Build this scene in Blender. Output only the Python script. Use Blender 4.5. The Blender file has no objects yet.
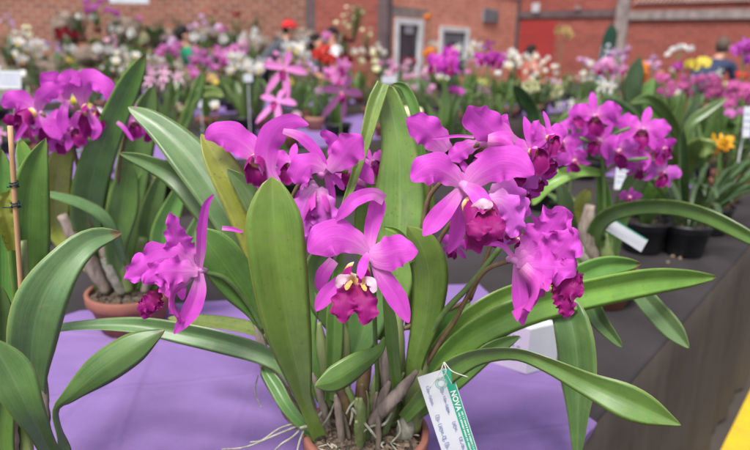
import bpy, bmesh, math, random
from mathutils import Vector, Matrix, noise
R = math.radians
rnd = random.Random(7)
scene = bpy.context.scene
COL = scene.collection

# ------------------------------------------------------------------ camera
F = 624.0; PITCH = R(15.8); ROLL = R(1.2); CAM = Vector((0, 0, 1.4))
fwd = Vector((0, math.cos(PITCH), -math.sin(PITCH)))
r0 = Vector((1, 0, 0)); u0 = r0.cross(fwd)
rgt = r0*math.cos(ROLL) + u0*math.sin(ROLL)
upv = u0*math.cos(ROLL) - r0*math.sin(ROLL)
cam = bpy.data.cameras.new('camera'); cob = bpy.data.objects.new('camera', cam); COL.objects.link(cob)
m = Matrix((rgt, upv, -fwd)).transposed().to_4x4(); m.translation = CAM; cob.matrix_world = m
cam.sensor_width = 36; cam.lens = 36*F/750; cam.clip_start = 0.02; cam.clip_end = 500
cam.dof.use_dof = True; cam.dof.focus_distance = 0.76; cam.dof.aperture_fstop = FSTOP = 3.9
cam.dof.aperture_blades = 0
scene.camera = cob

def ray(px, py):
    return fwd + rgt*((px-375)/F) + upv*((225-py)/F)
def at(px, py, Y):                       # a point of the scene seen along this direction, Y metres ahead
    d = ray(px, py); return CAM + d*(Y/d.y)
def atz(px, py, z):
    d = ray(px, py); return CAM + d*((z-CAM.z)/d.z)
def mpp(p):                              # metres per photo pixel at p
    return (p-CAM).dot(fwd)/F

# ------------------------------------------------------------------ materials
def newmat(name):
    mt = bpy.data.materials.new(name); mt.use_nodes = True
    nt = mt.node_tree; nt.nodes.clear()
    out = nt.nodes.new('ShaderNodeOutputMaterial'); b = nt.nodes.new('ShaderNodeBsdfPrincipled')
    nt.links.new(b.outputs[0], out.inputs[0])
    return mt, nt, b, out
class G:
    def __init__(s, nt): s.nt = nt
    def n(s, t, **kw):
        x = s.nt.nodes.new(t)
        for k, v in kw.items(): setattr(x, k, v)
        return x
    def set(s, sock, v):
        if hasattr(v, 'is_linked') or isinstance(v, bpy.types.NodeSocket): s.nt.links.new(v, sock)
        else: sock.default_value = v
    def math(s, op, a, b=0.0, clamp=False):
        x = s.n('ShaderNodeMath', operation=op); x.use_clamp = clamp
        s.set(x.inputs[0], a); s.set(x.inputs[1], b); return x.outputs[0]
    def mix(s, f, a, b, mode='MIX'):
        x = s.n('ShaderNodeMix', data_type='RGBA', blend_type=mode)
        s.set(x.inputs[0], f); s.set(x.inputs[6], col4(a)); s.set(x.inputs[7], col4(b)); return x.outputs[2]
    def noise(s, vec, scale, detail=3, rough=.55):
        x = s.n('ShaderNodeTexNoise'); x.inputs['Scale'].default_value = scale
        x.inputs['Detail'].default_value = detail; x.inputs['Roughness'].default_value = rough
        if vec is not None: s.nt.links.new(vec, x.inputs['Vector'])
        return x.outputs['Fac']
    def ramp(s, f, lo, hi):
        x = s.n('ShaderNodeMapRange'); x.interpolation_type = 'SMOOTHSTEP'
        s.set(x.inputs[0], f); s.set(x.inputs[1], lo); s.set(x.inputs[2], hi); return x.outputs[0]
    def bump(s, h, strength=.3, dist=.002):
        x = s.n('ShaderNodeBump'); x.inputs['Strength'].default_value = strength
        x.inputs['Distance'].default_value = dist; s.nt.links.new(h, x.inputs['Height']); return x.outputs[0]
    def map(s, vec, sc):
        x = s.n('ShaderNodeMapping'); x.inputs['Scale'].default_value = sc; s.nt.links.new(vec, x.inputs[0]); return x.outputs[0]
def col4(c):
    if isinstance(c, bpy.types.NodeSocket): return c
    return (c[0], c[1], c[2], 1.0)
def srgb(r, g, b):
    f = lambda v: ((v/255+.055)/1.055)**2.4 if v > 10 else v/255/12.92
    return (f(r), f(g), f(b))
def translucent(g, b, out, colr, fac):
    t = g.n('ShaderNodeBsdfTranslucent'); g.set(t.inputs[0], col4(colr))
    mx = g.n('ShaderNodeMixShader'); mx.inputs[0].default_value = fac
    g.nt.links.new(b.outputs[0], mx.inputs[1]); g.nt.links.new(t.outputs[0], mx.inputs[2])
    g.nt.links.new(mx.outputs[0], out.inputs[0])

def leaf_mat(name, c, rib, margin, spots=0.0, rough=.30, tr=.22, stain=0.0):
    mt, nt, b, out = newmat(name); g = G(nt)
    tc = g.n('ShaderNodeTexCoord'); uv = g.n('ShaderNodeSeparateXYZ'); nt.links.new(tc.outputs['UV'], uv.inputs[0])
    oi = g.n('ShaderNodeObjectInfo')
    d = g.math('ABSOLUTE', g.math('SUBTRACT', uv.outputs[0], .5))
    ribf = g.math('SUBTRACT', 1.0, g.ramp(d, 0.0, .035))
    marf = g.ramp(d, .455, .5)
    cloud = g.noise(g.map(tc.outputs['Object'], (1, 1, 1)), 22, 4, .6)
    vein = g.noise(g.map(tc.outputs['UV'], (42, 2.2, 1)), 1.0, 3, .6)
    base = g.mix(g.ramp(cloud, .3, .7), (c[0]*.78, c[1]*.82, c[2]*.8), (c[0]*1.2, c[1]*1.14, c[2]*1.1))
    base = g.mix(g.math('MULTIPLY', g.ramp(vein, .35, .75), .38), base, rib)
    base = g.mix(g.math('MULTIPLY', ribf, .55), base, rib)
    base = g.mix(g.math('MULTIPLY', marf, .6), base, margin)
    tip = g.ramp(uv.outputs[1], .9, 1.02)
    base = g.mix(g.math('MULTIPLY', tip, .35), base, margin)
    tipn = g.math('ADD', uv.outputs[1], g.math('MULTIPLY', g.math('SUBTRACT', cloud, .5), .16))
    base = g.mix(g.math('MULTIPLY', g.ramp(tipn, .965, 1.0), g.ramp(oi.outputs['Random'], .35, .6)), base, (.17, .10, .045))
    scar = g.noise(g.map(tc.outputs['Object'], (1, 1, 1)), 46, 1, .4)
    base = g.mix(g.math('MULTIPLY', g.ramp(scar, .70, .78), .22), base, (.30, .30, .13))
    sp = g.noise(tc.outputs['Object'], 150, 2, .5)
    base = g.mix(g.math('MULTIPLY', g.ramp(sp, .66-.08*spots, .74), .35+.4*spots), base, (.12, .085, .035))
    if stain:
        sn = g.noise(g.map(tc.outputs['UV'], (3.2, 2.6, 1)), 1.0, 5, .7)
        base = g.mix(g.math('MULTIPLY', g.ramp(sn, .50, .72), stain), base, (.16, .17, .115))
    mot = g.noise(g.map(tc.outputs['UV'], (5, 9, 1)), 1.0, 4, .7)
    base = g.mix(g.math('MULTIPLY', g.ramp(mot, .5, .8), .30), base, (c[0]*.55, c[1]*.68, c[2]*.7))
    edge = g.ramp(g.math('ADD', d, g.math('MULTIPLY', g.math('SUBTRACT', cloud, .5), .05)), .44, .50)
    base = g.mix(g.math('MULTIPLY', edge, .35), base, (.40, .42, .12))
    dirt = g.noise(tc.outputs['Object'], 420, 2, .6)
    base = g.mix(g.math('MULTIPLY', g.ramp(dirt, .62, .8), .25), base, (.32, .36, .26))
    hs = g.n('ShaderNodeHueSaturation'); nt.links.new(base, hs.inputs['Color'])
    g.set(hs.inputs['Hue'], g.math('ADD', .488, g.math('MULTIPLY', oi.outputs['Random'], .024)))
    g.set(hs.inputs['Value'], g.math('ADD', .82, g.math('MULTIPLY', oi.outputs['Random'], .36)))
    nt.links.new(hs.outputs[0], b.inputs['Base Color'])
    g.set(b.inputs['Roughness'], g.math('ADD', rough, g.math('MULTIPLY', cloud, .16)))
    b.inputs['Specular IOR Level'].default_value = .5; b.inputs['Coat Weight'].default_value = .35; b.inputs['Coat Roughness'].default_value = .38; b.inputs['Coat Tint'].default_value = (.9, .97, 1, 1)
    h = g.math('ADD', g.math('MULTIPLY', vein, .5), g.math('MULTIPLY', cloud, 1.2))
    nt.links.new(g.bump(h, .35, .0012), b.inputs['Normal'])
    translucent(g, b, out, g.mix(1.0, hs.outputs[0], (1.0, 1.25, .5), 'MULTIPLY'), tr)
    return mt

def petal_mat(name, c, base_c, edge_c=None, vein=.25, tr=.34, throat=None, lip=None):
    """c body colour, base_c colour near the joint; lip = colour of the outer half (a cattleya lip)"""
    mt, nt, b, out = newmat(name); g = G(nt)
    tc = g.n('ShaderNodeTexCoord'); uv = g.n('ShaderNodeSeparateXYZ'); nt.links.new(tc.outputs['UV'], uv.inputs[0])
    d = g.math('ABSOLUTE', g.math('SUBTRACT', uv.outputs[0], .5))
    vn = g.noise(g.map(tc.outputs['UV'], (26, 2.0, 1)), 1.0, 4, .65)
    cl = g.noise(tc.outputs['Object'], 60, 3, .6)
    f = g.ramp(g.math('ADD', uv.outputs[1], g.math('MULTIPLY', g.math('SUBTRACT', vn, .5), .3)), .02, .42)
    if lip is None:
        base = g.mix(f, base_c, c)
        base = g.mix(g.math('MULTIPLY', g.ramp(vn, .4, .75), vein*1.5), base, (c[0]*.55, c[1]*.3, c[2]*.6))
        base = g.mix(g.math('MULTIPLY', g.ramp(cl, .45, .8), .35), base, (min(1, c[0]*1.25), c[1]*1.6+.02, min(1, c[2]*1.2)))
        base = g.mix(g.math('MULTIPLY', g.math('SUBTRACT', 1.0, g.ramp(d, 0, .09)), g.math('MULTIPLY', g.math('SUBTRACT', 1.0, g.ramp(uv.outputs[1], .2, .8)), .28)), base, base_c)
    else:
        v2 = g.math('ADD', uv.outputs[1], g.math('MULTIPLY', g.math('SUBTRACT', vn, .5), .22))
        base = g.mix(g.ramp(v2, .05, .16), throat, base_c)
        side = g.math('MULTIPLY', g.ramp(d, .30, .40), .75)
        dark = g.ramp(v2, .17, .30)
        base = g.mix(dark, base, lip)
        base = g.mix(g.math('MULTIPLY', g.ramp(vn, .45, .75), .45), base, (lip[0]*.5, lip[1]*.3, lip[2]*.6))
        if edge_c: base = g.mix(g.math('MULTIPLY', g.ramp(v2, .9, 1.05), .7), base, edge_c)
    nt.links.new(base, b.inputs['Base Color'])
    b.inputs['Roughness'].default_value = .55
    b.inputs['Specular IOR Level'].default_value = .25
    b.inputs['Sheen Weight'].default_value = .05
    nt.links.new(g.bump(g.math('ADD', vn, g.math('MULTIPLY', cl, .6)), .4, .0012), b.inputs['Normal'])
    translucent(g, b, out, base, tr)
    return mt

def plain(name, c, c2=None, scale=20, rough=.7, bump=.2, bd=.003, metal=0, stretch=(1, 1, 1), spec=.4, lo=.3, hi=.7):
    mt, nt, b, out = newmat(name); g = G(nt)
    tc = g.n('ShaderNodeTexCoord'); f = g.noise(g.map(tc.outputs['Object'], stretch), scale, 5, .6)
    g.set(b.inputs['Base Color'], g.mix(g.ramp(f, lo, hi), c, c2 or tuple(x*.75 for x in c)))
    b.inputs['Roughness'].default_value = rough; b.inputs['Metallic'].default_value = metal
    b.inputs['Specular IOR Level'].default_value = spec
    if bump: nt.links.new(g.bump(f, bump, bd), b.inputs['Normal'])
    return mt

M = {}
M['leaf_mid'] = leaf_mat('leaf_mid', (.115, .245, .048), (.20, .35, .09), (.26, .34, .08))
M['leaf_light'] = leaf_mat('leaf_light', (.185, .345, .055), (.28, .43, .11), (.38, .46, .08), tr=.28)
M['leaf_stained'] = leaf_mat('leaf_stained', (.20, .33, .075), (.30, .42, .14), (.38, .44, .10), spots=.3, stain=.75)
M['leaf_dark'] = leaf_mat('leaf_dark', (.095, .185, .050), (.17, .27, .095), (.14, .2, .06))
M['leaf_blue'] = leaf_mat('leaf_blue', (.115, .21, .075), (.21, .31, .14), (.22, .29, .10))
M['leaf_old'] = leaf_mat('leaf_old', (.30, .34, .05), (.38, .40, .10), (.42, .38, .08), spots=.7)
M['leaf_spot'] = leaf_mat('leaf_spot', (.17, .24, .045), (.25, .32, .10), (.28, .25, .08), spots=1)
M['far_leaf'] = leaf_mat('far_leaf', (.10, .18, .045), (.15, .22, .07), (.18, .24, .06))
M['far_leaf_dark'] = leaf_mat('far_leaf_dark', (.045, .095, .035), (.09, .15, .06), (.10, .15, .05))
M['far_leaf_light'] = leaf_mat('far_leaf_light', (.17, .25, .06), (.25, .33, .11), (.3, .34, .1))
MAG = (.64, .078, .575)
M['petal'] = petal_mat('petal_magenta', MAG, (.72, .26, .62))
M['petal_deep'] = petal_mat('petal_deep', (.47, .03, .40), (.60, .12, .50))
M['petal_soft'] = petal_mat('petal_soft', (.62, .12, .62), (.78, .38, .70))
M['lip'] = petal_mat('lip_crimson', MAG, (.80, .50, .10), edge_c=(.55, .05, .40), throat=(.78, .62, .45), lip=(.25, .0008, .135), tr=.1)
M['lip_side'] = petal_mat('lip_side', (.60, .07, .48), (.72, .28, .56), tr=.3)
M['lip_white'] = petal_mat('lip_white', (.76, .52, .62), (.80, .46, .10), tr=.3)
M['lip_dark'] = petal_mat('lip_dark', (.25, .0008, .135), (.22, .002, .06), vein=.6, tr=.10)
M['lip_yellow'] = petal_mat('lip_yellow', (.66, .42, .12), (.72, .5, .2), tr=.15)
M['green_stem'] = plain('green_stem', (.12, .20, .05), (.08, .14, .04), 60, .5, .2)
M['brown_stem'] = plain('brown_stem', (.12, .06, .045), (.16, .13, .05), 60, .5, .2)
M['bulb'] = plain('bulb_green', (.14, .20, .06), (.22, .26, .11), 40, .5, .3, stretch=(1, 1, .2))
M['sheath'] = plain('papery_sheath', (.34, .28, .23), (.13, .10, .08), 60, .85, .8, .003, stretch=(1, 1, .25))
M['root'] = plain('root', (.34, .33, .28), (.17, .17, .12), 90, .85, .4)
M['bark'] = plain('bark', (.012, .009, .007), (.15, .11, .08), 130, .9, .9, .004)
M['clay'] = plain('clay', (.26, .10, .07), (.20, .075, .055), 18, .8, .25)
M['clay_pale'] = plain('clay_pale', (.42, .2, .14), (.3, .15, .10), 18, .85, .25)
M['black_plastic'] = plain('black_plastic', (.012, .013, .016), (.025, .026, .028), 12, .45, .1)
M['wood_stake'] = plain('bamboo', (.50, .30, .16), (.38, .22, .11), 60, .6, .3, stretch=(1, 1, .08))
M['wire'] = plain('wire_green', (.01, .03, .035), None, 10, .5, 0)
M['white_plastic'] = plain('white_card', (.50, .52, .55), (.44, .46, .49), 8, .5, 0)
M['green_print'] = plain('green_print', (.015, .25, .15), (.02, .29, .18), 40, .5, 0)
M['white_print'] = plain('white_print', (.7, .75, .72), None, 40, .6, 0)
M['ink'] = plain('blue_ink', (.14, .16, .36), (.22, .24, .42), 90, .7, 0)
M['string'] = plain('string', (.62, .60, .54), None, 40, .9, 0)

# ------------------------------------------------------------------ objects
def link(name, me, mat=None, parent=None):
    o = bpy.data.objects.new(name, me); COL.objects.link(o)
    if mat is not None and me is not None and not me.materials: me.materials.append(mat)
    if parent is not None: o.parent = parent; o.matrix_parent_inverse = inv(parent)
    return o
_world = {}
def inv(p):
    return _world.get(p.name, Matrix.Identity(4)).inverted()
def thing(name, loc, label, cat, group=None, rz=0.0):
    o = bpy.data.objects.new(name, None); COL.objects.link(o)
    o.empty_display_size = .05
    o.location = loc; o.rotation_euler = (0, 0, rz)
    _world[o.name] = Matrix.Translation(loc) @ Matrix.Rotation(rz, 4, 'Z')
    o['label'] = label; o['category'] = cat
    if group: o['group'] = group
    return o
def tag(o, label, cat, group=None):
    o['label'] = label; o['category'] = cat
    if group: o['group'] = group
    return o
def setting(o): o['kind'] = 'structure'; return o

def mesh_from(name, vs, fs, uvs=None, smooth=True):
    me = bpy.data.meshes.new(name); me.from_pydata([tuple(v) for v in vs], [], fs); me.update()
    if smooth: me.polygons.foreach_set('use_smooth', [True]*len(me.polygons))
    if uvs:
        ul = me.uv_layers.new(name='UVMap')
        for p in me.polygons:
            for li in p.loop_indices: ul.data[li].uv = uvs[me.loops[li].vertex_index]
    return me

def crom(pts, t):
    n = len(pts)-1; x = min(max(t, 0), 1)*n; i = min(int(x), n-1); f = x-i
    g = lambda k: pts[k] if 0 <= k <= n else (pts[0]*2-pts[1] if k < 0 else pts[n]*2-pts[n-1])
    a, b, c, d = g(i-1), g(i), g(i+1), g(i+2)
    return (b*2+(c-a)*f+(a*2-b*5+c*4-d)*(f*f)+(b*3-a-c*3+d)*(f*f*f))*.5

def blade_geo(P, H, ref=None, fold=.2, ruf=0, rufn=5, twist=0, n=26, mm=8, thick=0.0, seed=0, wob=0, tipr=.12, cup=0, power=1.05):
    """P world points, H half widths (m); ref = vector the face looks at (default the view)"""
    rr = random.Random(seed); ph = [rr.uniform(0, 6.28) for _ in range(6)]
    vs = []; uvs = []; fs = []
    # arc-length parameter so rows are even
    K = 60; S = [crom(P, k/K) for k in range(K+1)]; L = [0]
    for k in range(K): L.append(L[-1]+(S[k+1]-S[k]).length)
    tot = L[-1] or 1e-6
    def t_at(s):
        tgt = s*tot
        for k in range(K):
            if L[k+1] >= tgt: return (k+(tgt-L[k])/max(L[k+1]-L[k], 1e-9))/K
        return 1.0
    ss = [1-(1-i/n)**1.25 for i in range(n+1)]
    rows = []; lastW = None
    for s in ss:
        t = t_at(s); p = crom(P, t); T = (crom(P, min(t+.01, 1))-crom(P, max(t-.01, 0))).normalized()
        rf = (CAM-p).normalized() if ref is None else ref.normalized()
        W = T.cross(rf)
        if W.length < .15 and lastW is not None: W = lastW
        W.normalize()
        if lastW is not None and W.dot(lastW) < 0: W = -W
        tw = twist if not isinstance(twist, (list, tuple)) else crom([Vector((a, 0, 0)) for a in twist], s).x
        W0 = W; lastW = W0
        if tw: W = Matrix.Rotation(R(tw), 3, T) @ W
        N = W.cross(T).normalized()
        hw = crom([Vector((h, 0, 0)) for h in H], t).x
        if s > 1-tipr: q = (s-(1-tipr))/tipr; hw *= math.sqrt(max(1-q*q, 0.0025))
        hw = max(hw, 2e-4)
        rows.append((p, T, W, N, hw, s))
    def pt(row, u, off=0):
        p, T, W, N, hw, s = row
        a = abs(u)
        q = p+W*(u*hw)
        z = fold*(a**power)*hw + cup*hw*math.sin(math.pi*s)*(a*a)
        if wob: z += wob*hw*math.sin(s*7+ph[0]+(1 if u > 0 else 0)*2.1)*a*a; q = q+W*(wob*.12*hw*math.sin(s*11+ph[1])*u)
        if ruf:
            w = math.sin(s*rufn*6.28+ph[2]+(2.0 if u > 0 else 0))+.5*math.sin(s*rufn*11.3+ph[3]+(1.0 if u > 0 else 0))
            z += ruf*hw*w*a**2.2*(.25+.75*s)
            q = q+W*(ruf*.35*hw*math.sin(s*rufn*9.1+ph[4])*u*a)+T*(ruf*.5*hw*math.sin(u*rufn*2.2+ph[5])*s**3)
        return q+N*(z-off)
    for row in rows:
        for j in range(mm+1):
            u = -1+2*j/mm; vs.append(pt(row, u)); uvs.append((j/mm, row[5]))
    for i in range(n):
        for j in range(mm):
            a = i*(mm+1)+j; fs.append((a, a+1, a+mm+2, a+mm+1))
    if thick:
        off0 = len(vs); idx = {}
        for i, row in enumerate(rows):
            for j in range(1, mm):
                u = -1+2*j/mm; idx[(i, j)] = len(vs)
                vs.append(pt(row, u, thick*math.sqrt(1-u*u))); uvs.append((j/mm, row[5]))
            idx[(i, 0)] = i*(mm+1); idx[(i, mm)] = i*(mm+1)+mm
        for i in range(n):
            for j in range(mm):
                fs.append((idx[(i, j)], idx[(i+1, j)], idx[(i+1, j+1)], idx[(i, j+1)]))
    return vs, fs, uvs

def pxblade(name, C, mat, parent, **kw):
    P = [at(c[0], c[1], c[2]) for c in C]; H = [c[3]*.90*mpp(p) for c, p in zip(C, P)]
    vs, fs, uvs = blade_geo(P, H, **kw)
    return link(name, mesh_from(name, vs, fs, uvs), M[mat] if isinstance(mat, str) else mat, parent)

def tube_geo(P, rad, sides=8, n=None, vs=None, fs=None, rough=0, seed=0, cap=True):
    vs = [] if vs is None else vs; fs = [] if fs is None else fs
    n = n or max(6, len(P)*5); rr = random.Random(seed); base = len(vs)
    R1 = [Vector((r, 0, 0)) for r in rad]; W = None
    for i in range(n+1):
        t = i/n; p = crom(P, t); T = (crom(P, min(t+.02, 1))-crom(P, max(t-.02, 0))).normalized()
        if W is None: W = T.cross(Vector((.3, .5, .8)))
        W = (W-T*W.dot(T)).normalized(); B = T.cross(W)
        r = max(crom(R1, t).x, 1e-4)
        for k in range(sides):
            a = 6.2832*k/sides; q = r*(1+rough*rr.uniform(-1, 1)); vs.append(p+W*(q*math.cos(a))+B*(q*math.sin(a)))
    for i in range(n):
        for k in range(sides):
            a = base+i*sides+k; b = base+i*sides+(k+1) % sides
            fs.append((a, b, b+sides, a+sides))
    if cap:
        fs.append(tuple(base+k for k in reversed(range(sides)))); fs.append(tuple(base+n*sides+k for k in range(sides)))
    return vs, fs
def pxtube(name, C, mat, parent, rough=0, seed=0, sides=9):
    P = [at(c[0], c[1], c[2]) for c in C]; rr = [c[3]*mpp(p) for c, p in zip(C, P)]
    vs, fs = tube_geo(P, rr, sides=sides, rough=rough, seed=seed)
    return link(name, mesh_from(name, vs, fs), M[mat], parent)

def lathe(profile, seg=40):
    vs = []; fs = []
    for (r, z) in profile:
        for k in range(seg): a = 6.28318*k/seg; vs.append((r*math.cos(a), r*math.sin(a), z))
    for i in range(len(profile)-1):
        for k in range(seg):
            a = i*seg+k; b = i*seg+(k+1) % seg; fs.append((a, b, b+seg, a+seg))
    fs.append(tuple(reversed(range(seg))))
    return vs, fs
def box_geo(vs, fs, c, s, mat=None):
    b = len(vs)
    for dz in (-1, 1):
        for dx, dy in ((-1, -1), (1, -1), (1, 1), (-1, 1)):
            v = Vector((dx*s[0]/2, dy*s[1]/2, dz*s[2]/2)); v = mat @ v if mat else v
            vs.append(Vector(c)+v)
    for f in ((3, 2, 1, 0), (4, 5, 6, 7), (0, 1, 5, 4), (1, 2, 6, 5), (2, 3, 7, 6), (3, 0, 4, 7)): fs.append(tuple(b+i for i in f))
def box(name, c, s, mat, parent=None, rot=None, bevel=0):
    vs = []; fs = []; box_geo(vs, fs, c, s, rot)
    me = mesh_from(name, vs, fs, smooth=False)
    if bevel:
        bm = bmesh.new(); bm.from_mesh(me); bmesh.ops.bevel(bm, geom=bm.edges[:], offset=bevel, segments=2, affect='EDGES'); bm.to_mesh(me); bm.free()
    return link(name, me, M[mat] if isinstance(mat, str) else mat, parent)

def pot_mesh(r, h, clay=True):
    if clay: prof = [(r*.70, 0), (r*.93, h*.72), (r*.935, h*.73), (r*1.0, h*.735), (r*1.02, h*.76), (r*1.03, h*.98), (r*1.01, h), (r*.93, h), (r*.92, h*.97), (r*.88, h*.7)]
    else: prof = [(r*.72, 0), (r*.74, h*.02), (r*.93, h*.88), (r*.99, h*.89), (r*1.02, h*.91), (r*1.02, h), (r*.97, h), (r*.95, h*.85), (r*.9, h*.75)]
    vs, fs = lathe(prof, 44); return mesh_from('pot', vs, fs)
def medium_mesh(r, h, nch=70, seed=1, size=.009):
    rr = random.Random(seed); vs = []; fs = []
    n = 18; rings = 5; vs.append(Vector((0, 0, h)))
    for i in range(1, rings+1):
        for k in range(n):
            a = 6.2832*k/n; q = r*i/rings; vs.append(Vector((q*math.cos(a), q*math.sin(a), h+rr.uniform(-.004, .004))))
    for k in range(n): fs.append((0, 1+k, 1+(k+1) % n))
    for i in range(rings-1):
        for k in range(n):
            a = 1+i*n+k; b = 1+i*n+(k+1) % n; fs.append((a, a+n, b+n, b))
    for _ in range(nch):
        a = rr.uniform(0, 6.28); q = r*math.sqrt(rr.random())*.94; s = size*rr.uniform(.5, 1.4)
        rot = Matrix.Rotation(rr.uniform(0, 6), 3, 'Z') @ Matrix.Rotation(rr.uniform(-.7, .7), 3, 'X')
        box_geo(vs, fs, (q*math.cos(a), q*math.sin(a), h+s*.3), (s*1.8, s*1.1, s*.7), rot)
    return mesh_from('growing_medium', vs, fs, smooth=False)
# ------------------------------------------------------------------ the tables' own directions
d2 = Vector((math.sin(R(39.5)), math.cos(R(39.5)), 0)); n2 = Vector((-d2.y, d2.x, 0))
TA = atz(590, 420, .75); TA.z = 0
def st(s, t, z=0.0): v = TA+d2*s+n2*t; return Vector((v.x, v.y, z))
def to_st(p): q = Vector((p.x, p.y, 0))-TA; return q.dot(d2), q.dot(n2)

# ------------------------------------------------------------------ generic flowers
def trumpet(o, axis, up, L, r0, r1, n=14, k=26, open_top=.7, ruf=.25, seed=0, notch=.15):
    """a cattleya lip: a tube that opens into a frilled, notched apron below"""
    rr = random.Random(seed); ph = rr.uniform(0, 6)
    axis = axis.normalized(); side = axis.cross(up).normalized(); upn = side.cross(axis).normalized()
    vs = []; fs = []; uvs = []
    for i in range(n+1):
        v = i/n
        for j in range(k+1):
            u = j/k; th = (u-.5)*2*R(165)                 # 0 = bottom
            bot = .5+.5*math.cos(th)                      # 1 at the bottom, 0 at the top edges
            ln = L*v*(.62+.38*bot-notch*math.exp(-(th/.28)**2)*v**3)
            flare = max(0, v-.35)/.65
            r = r0+(r1-r0)*flare**1.4*(.45+.75*bot)+r0*.3*math.sin(v*3)
            fr = ruf*r1*flare**1.6*(math.sin(th*6.3+ph)+.5*math.sin(th*12.7+ph*2))*.5
            bend = flare**2*(.55*L)*bot                   # apron bends down
            ln2 = ln - flare**2*.30*L*bot + fr*.8
            p = o+axis*ln2+side*(math.sin(th)*(r+fr*.4))-upn*(math.cos(th)*r*.85+bend+fr*.35)
            vs.append(p); uvs.append((u, v))
    for i in range(n):
        for j in range(k):
            a = i*(k+1)+j; fs.append((a, a+1, a+k+2, a+k+1))
    return vs, fs, uvs

def flower_frame(face, roll=0):
    z = face.normalized(); x = Vector((0, 0, 1)).cross(z)
    x = x.normalized() if x.length > .05 else Vector((1, 0, 0)); y = z.cross(x)
    m3 = Matrix((x, y, z)).transposed()
    return m3 @ Matrix.Rotation(roll, 3, 'Z')

def cattleya_parts(s, seed, lo=False, broad=1.0, droop=0.0):
    """local geometry (x right, y up, z towards the viewer) of sepals, petals and lip"""
    rr = random.Random(seed); V = Vector; parts = []; Z = V((0, 0, 1))
    n, mm = (9, 4) if lo else (20, 8)
    def leafy(ang, L, hw, bend, kind, **kw):
        a = R(ang); dx, dy = math.cos(a), math.sin(a); b0 = bend+rr.uniform(-.1, .1)
        P = [V((dx*L*q, dy*L*q-droop*L*q*q*.4, b0*L*q*q+.05*L*q)) for q in (0, .3, .65, 1)]
        H = [hw*.25, hw*.85, hw, hw*.38]
        parts.append((kind,)+blade_geo(P, H, ref=Z, n=n, mm=mm, seed=rr.randint(0, 999), tipr=.22, **kw))
    leafy(90+rr.uniform(-8, 8), s*.95, s*.15, -.2, 'sepal', fold=.15, wob=.1)
    leafy(218+rr.uniform(-10, 8), s*.9, s*.15, -.15, 'sepal', fold=.15, wob=.1)
    leafy(322+rr.uniform(-8, 10), s*.9, s*.15, -.15, 'sepal', fold=.15, wob=.1)
    leafy(160+rr.uniform(-8, 12), s*.95, s*.34*broad, .1, 'petal', fold=-.1, ruf=.22, rufn=2.2, cup=-.15)
    leafy(20+rr.uniform(-12, 8), s*.95, s*.34*broad, .1, 'petal', fold=-.1, ruf=.22, rufn=2.2, cup=-.15)
    t = trumpet(V((0, -.03*s, .0)), V((0, -.35, 1)), V((0, 1, 0)), s*.62, s*.12, s*.30, n=7 if lo else 12, k=12 if lo else 24, seed=rr.randint(0, 99))
    parts.append(('lip',)+t)
    return parts
def xf(g, m3, o): return [o+m3 @ Vector(v) for v in g[0]], g[1], g[2]
def real_flower(parent, o, face, s, seed, roll=0, mats=('petal', 'petal', 'lip'), broad=1.0, droop=0.0, stem_to=None):
    """a flower as a part (ovary and column) with sepals, petals and lip under it"""
    m3 = flower_frame(face, roll)
    vs, fs = tube_geo([o-m3 @ Vector((0, .02*s, .35*s)), o, o+m3 @ Vector((0, .03*s, .26*s))], [s*.05, s*.07, s*.06], sides=8)
    fl = link('flower', mesh_from('flower', vs, fs), M['petal_soft'], parent)
    _world[fl.name] = Matrix.Identity(4)
    for kind, a, b, c in cattleya_parts(s, seed, broad=broad, droop=droop):
        mt = {'sepal': mats[0], 'petal': mats[1], 'lip': mats[2]}[kind]
        v, f, u = xf((a, b, c), m3, o)
        ob = link(kind, mesh_from(kind, v, f, u), M[mt]); ob.parent = fl
        ob.matrix_parent_inverse = Matrix.Identity(4) if fl.parent is None else Matrix.Identity(4)
    return fl
# ------------------------------------------------------------------ foreground orchid in the clay pot
def base_of(px, py, Y, dz): p = at(px, py, Y); return Vector((p.x, p.y, p.z-dz))
def add_pot(plant, c, r, h, mat='clay', medmat='bark', nch=90, seed=1, tilt=None):
    me = pot_mesh(r, h); po = link('pot', me, M[mat], plant); 
    me.transform(Matrix.Translation(c))
    md = medium_mesh(r*.9, h*.86, nch, seed); md.transform(Matrix.Translation(c)); link('growing_medium', md, M[medmat], plant)

cA = atz(366, 428, .852); cA.z = .752
A = thing('potted_orchid', cA, 'large magenta orchid in clay pot on lavender cloth, front centre, with white tag tied', 'orchid')
add_pot(A, cA, .092, .100, nch=420, seed=3)
vs = []; fs = []
for i_ in range(150):
    a_ = rnd.uniform(0, 6.28); q_ = .078*math.sqrt(rnd.random()); s_ = rnd.uniform(.004, .010)
    rot_ = Matrix.Rotation(rnd.uniform(0, 6), 3, 'Z') @ Matrix.Rotation(rnd.uniform(-.9, .9), 3, 'X') @ Matrix.Rotation(rnd.uniform(-.6, .6), 3, 'Y')
    box_geo(vs, fs, cA+Vector((q_*math.cos(a_), q_*math.sin(a_), .088+rnd.uniform(0, .006))), (s_*1.9, s_, s_*.5), rot_)
M['bark_chip'] = plain('bark_chip', (.05, .032, .022), (.22, .16, .11), 90, .9, .6)
link('bark_chips', mesh_from('bark_chips', vs, fs, smooth=False), M['bark_chip'], A)
def leafA(C, mat='leaf_mid', **kw):
    kw['fold'] = kw.get('fold', .24)*1.3; kw.setdefault('thick', .0016); kw.setdefault('wob', .09)
    return pxblade('leaf', C, mat, kw.pop('plant', A), seed=rnd.randint(0, 9999), **kw)
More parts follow.
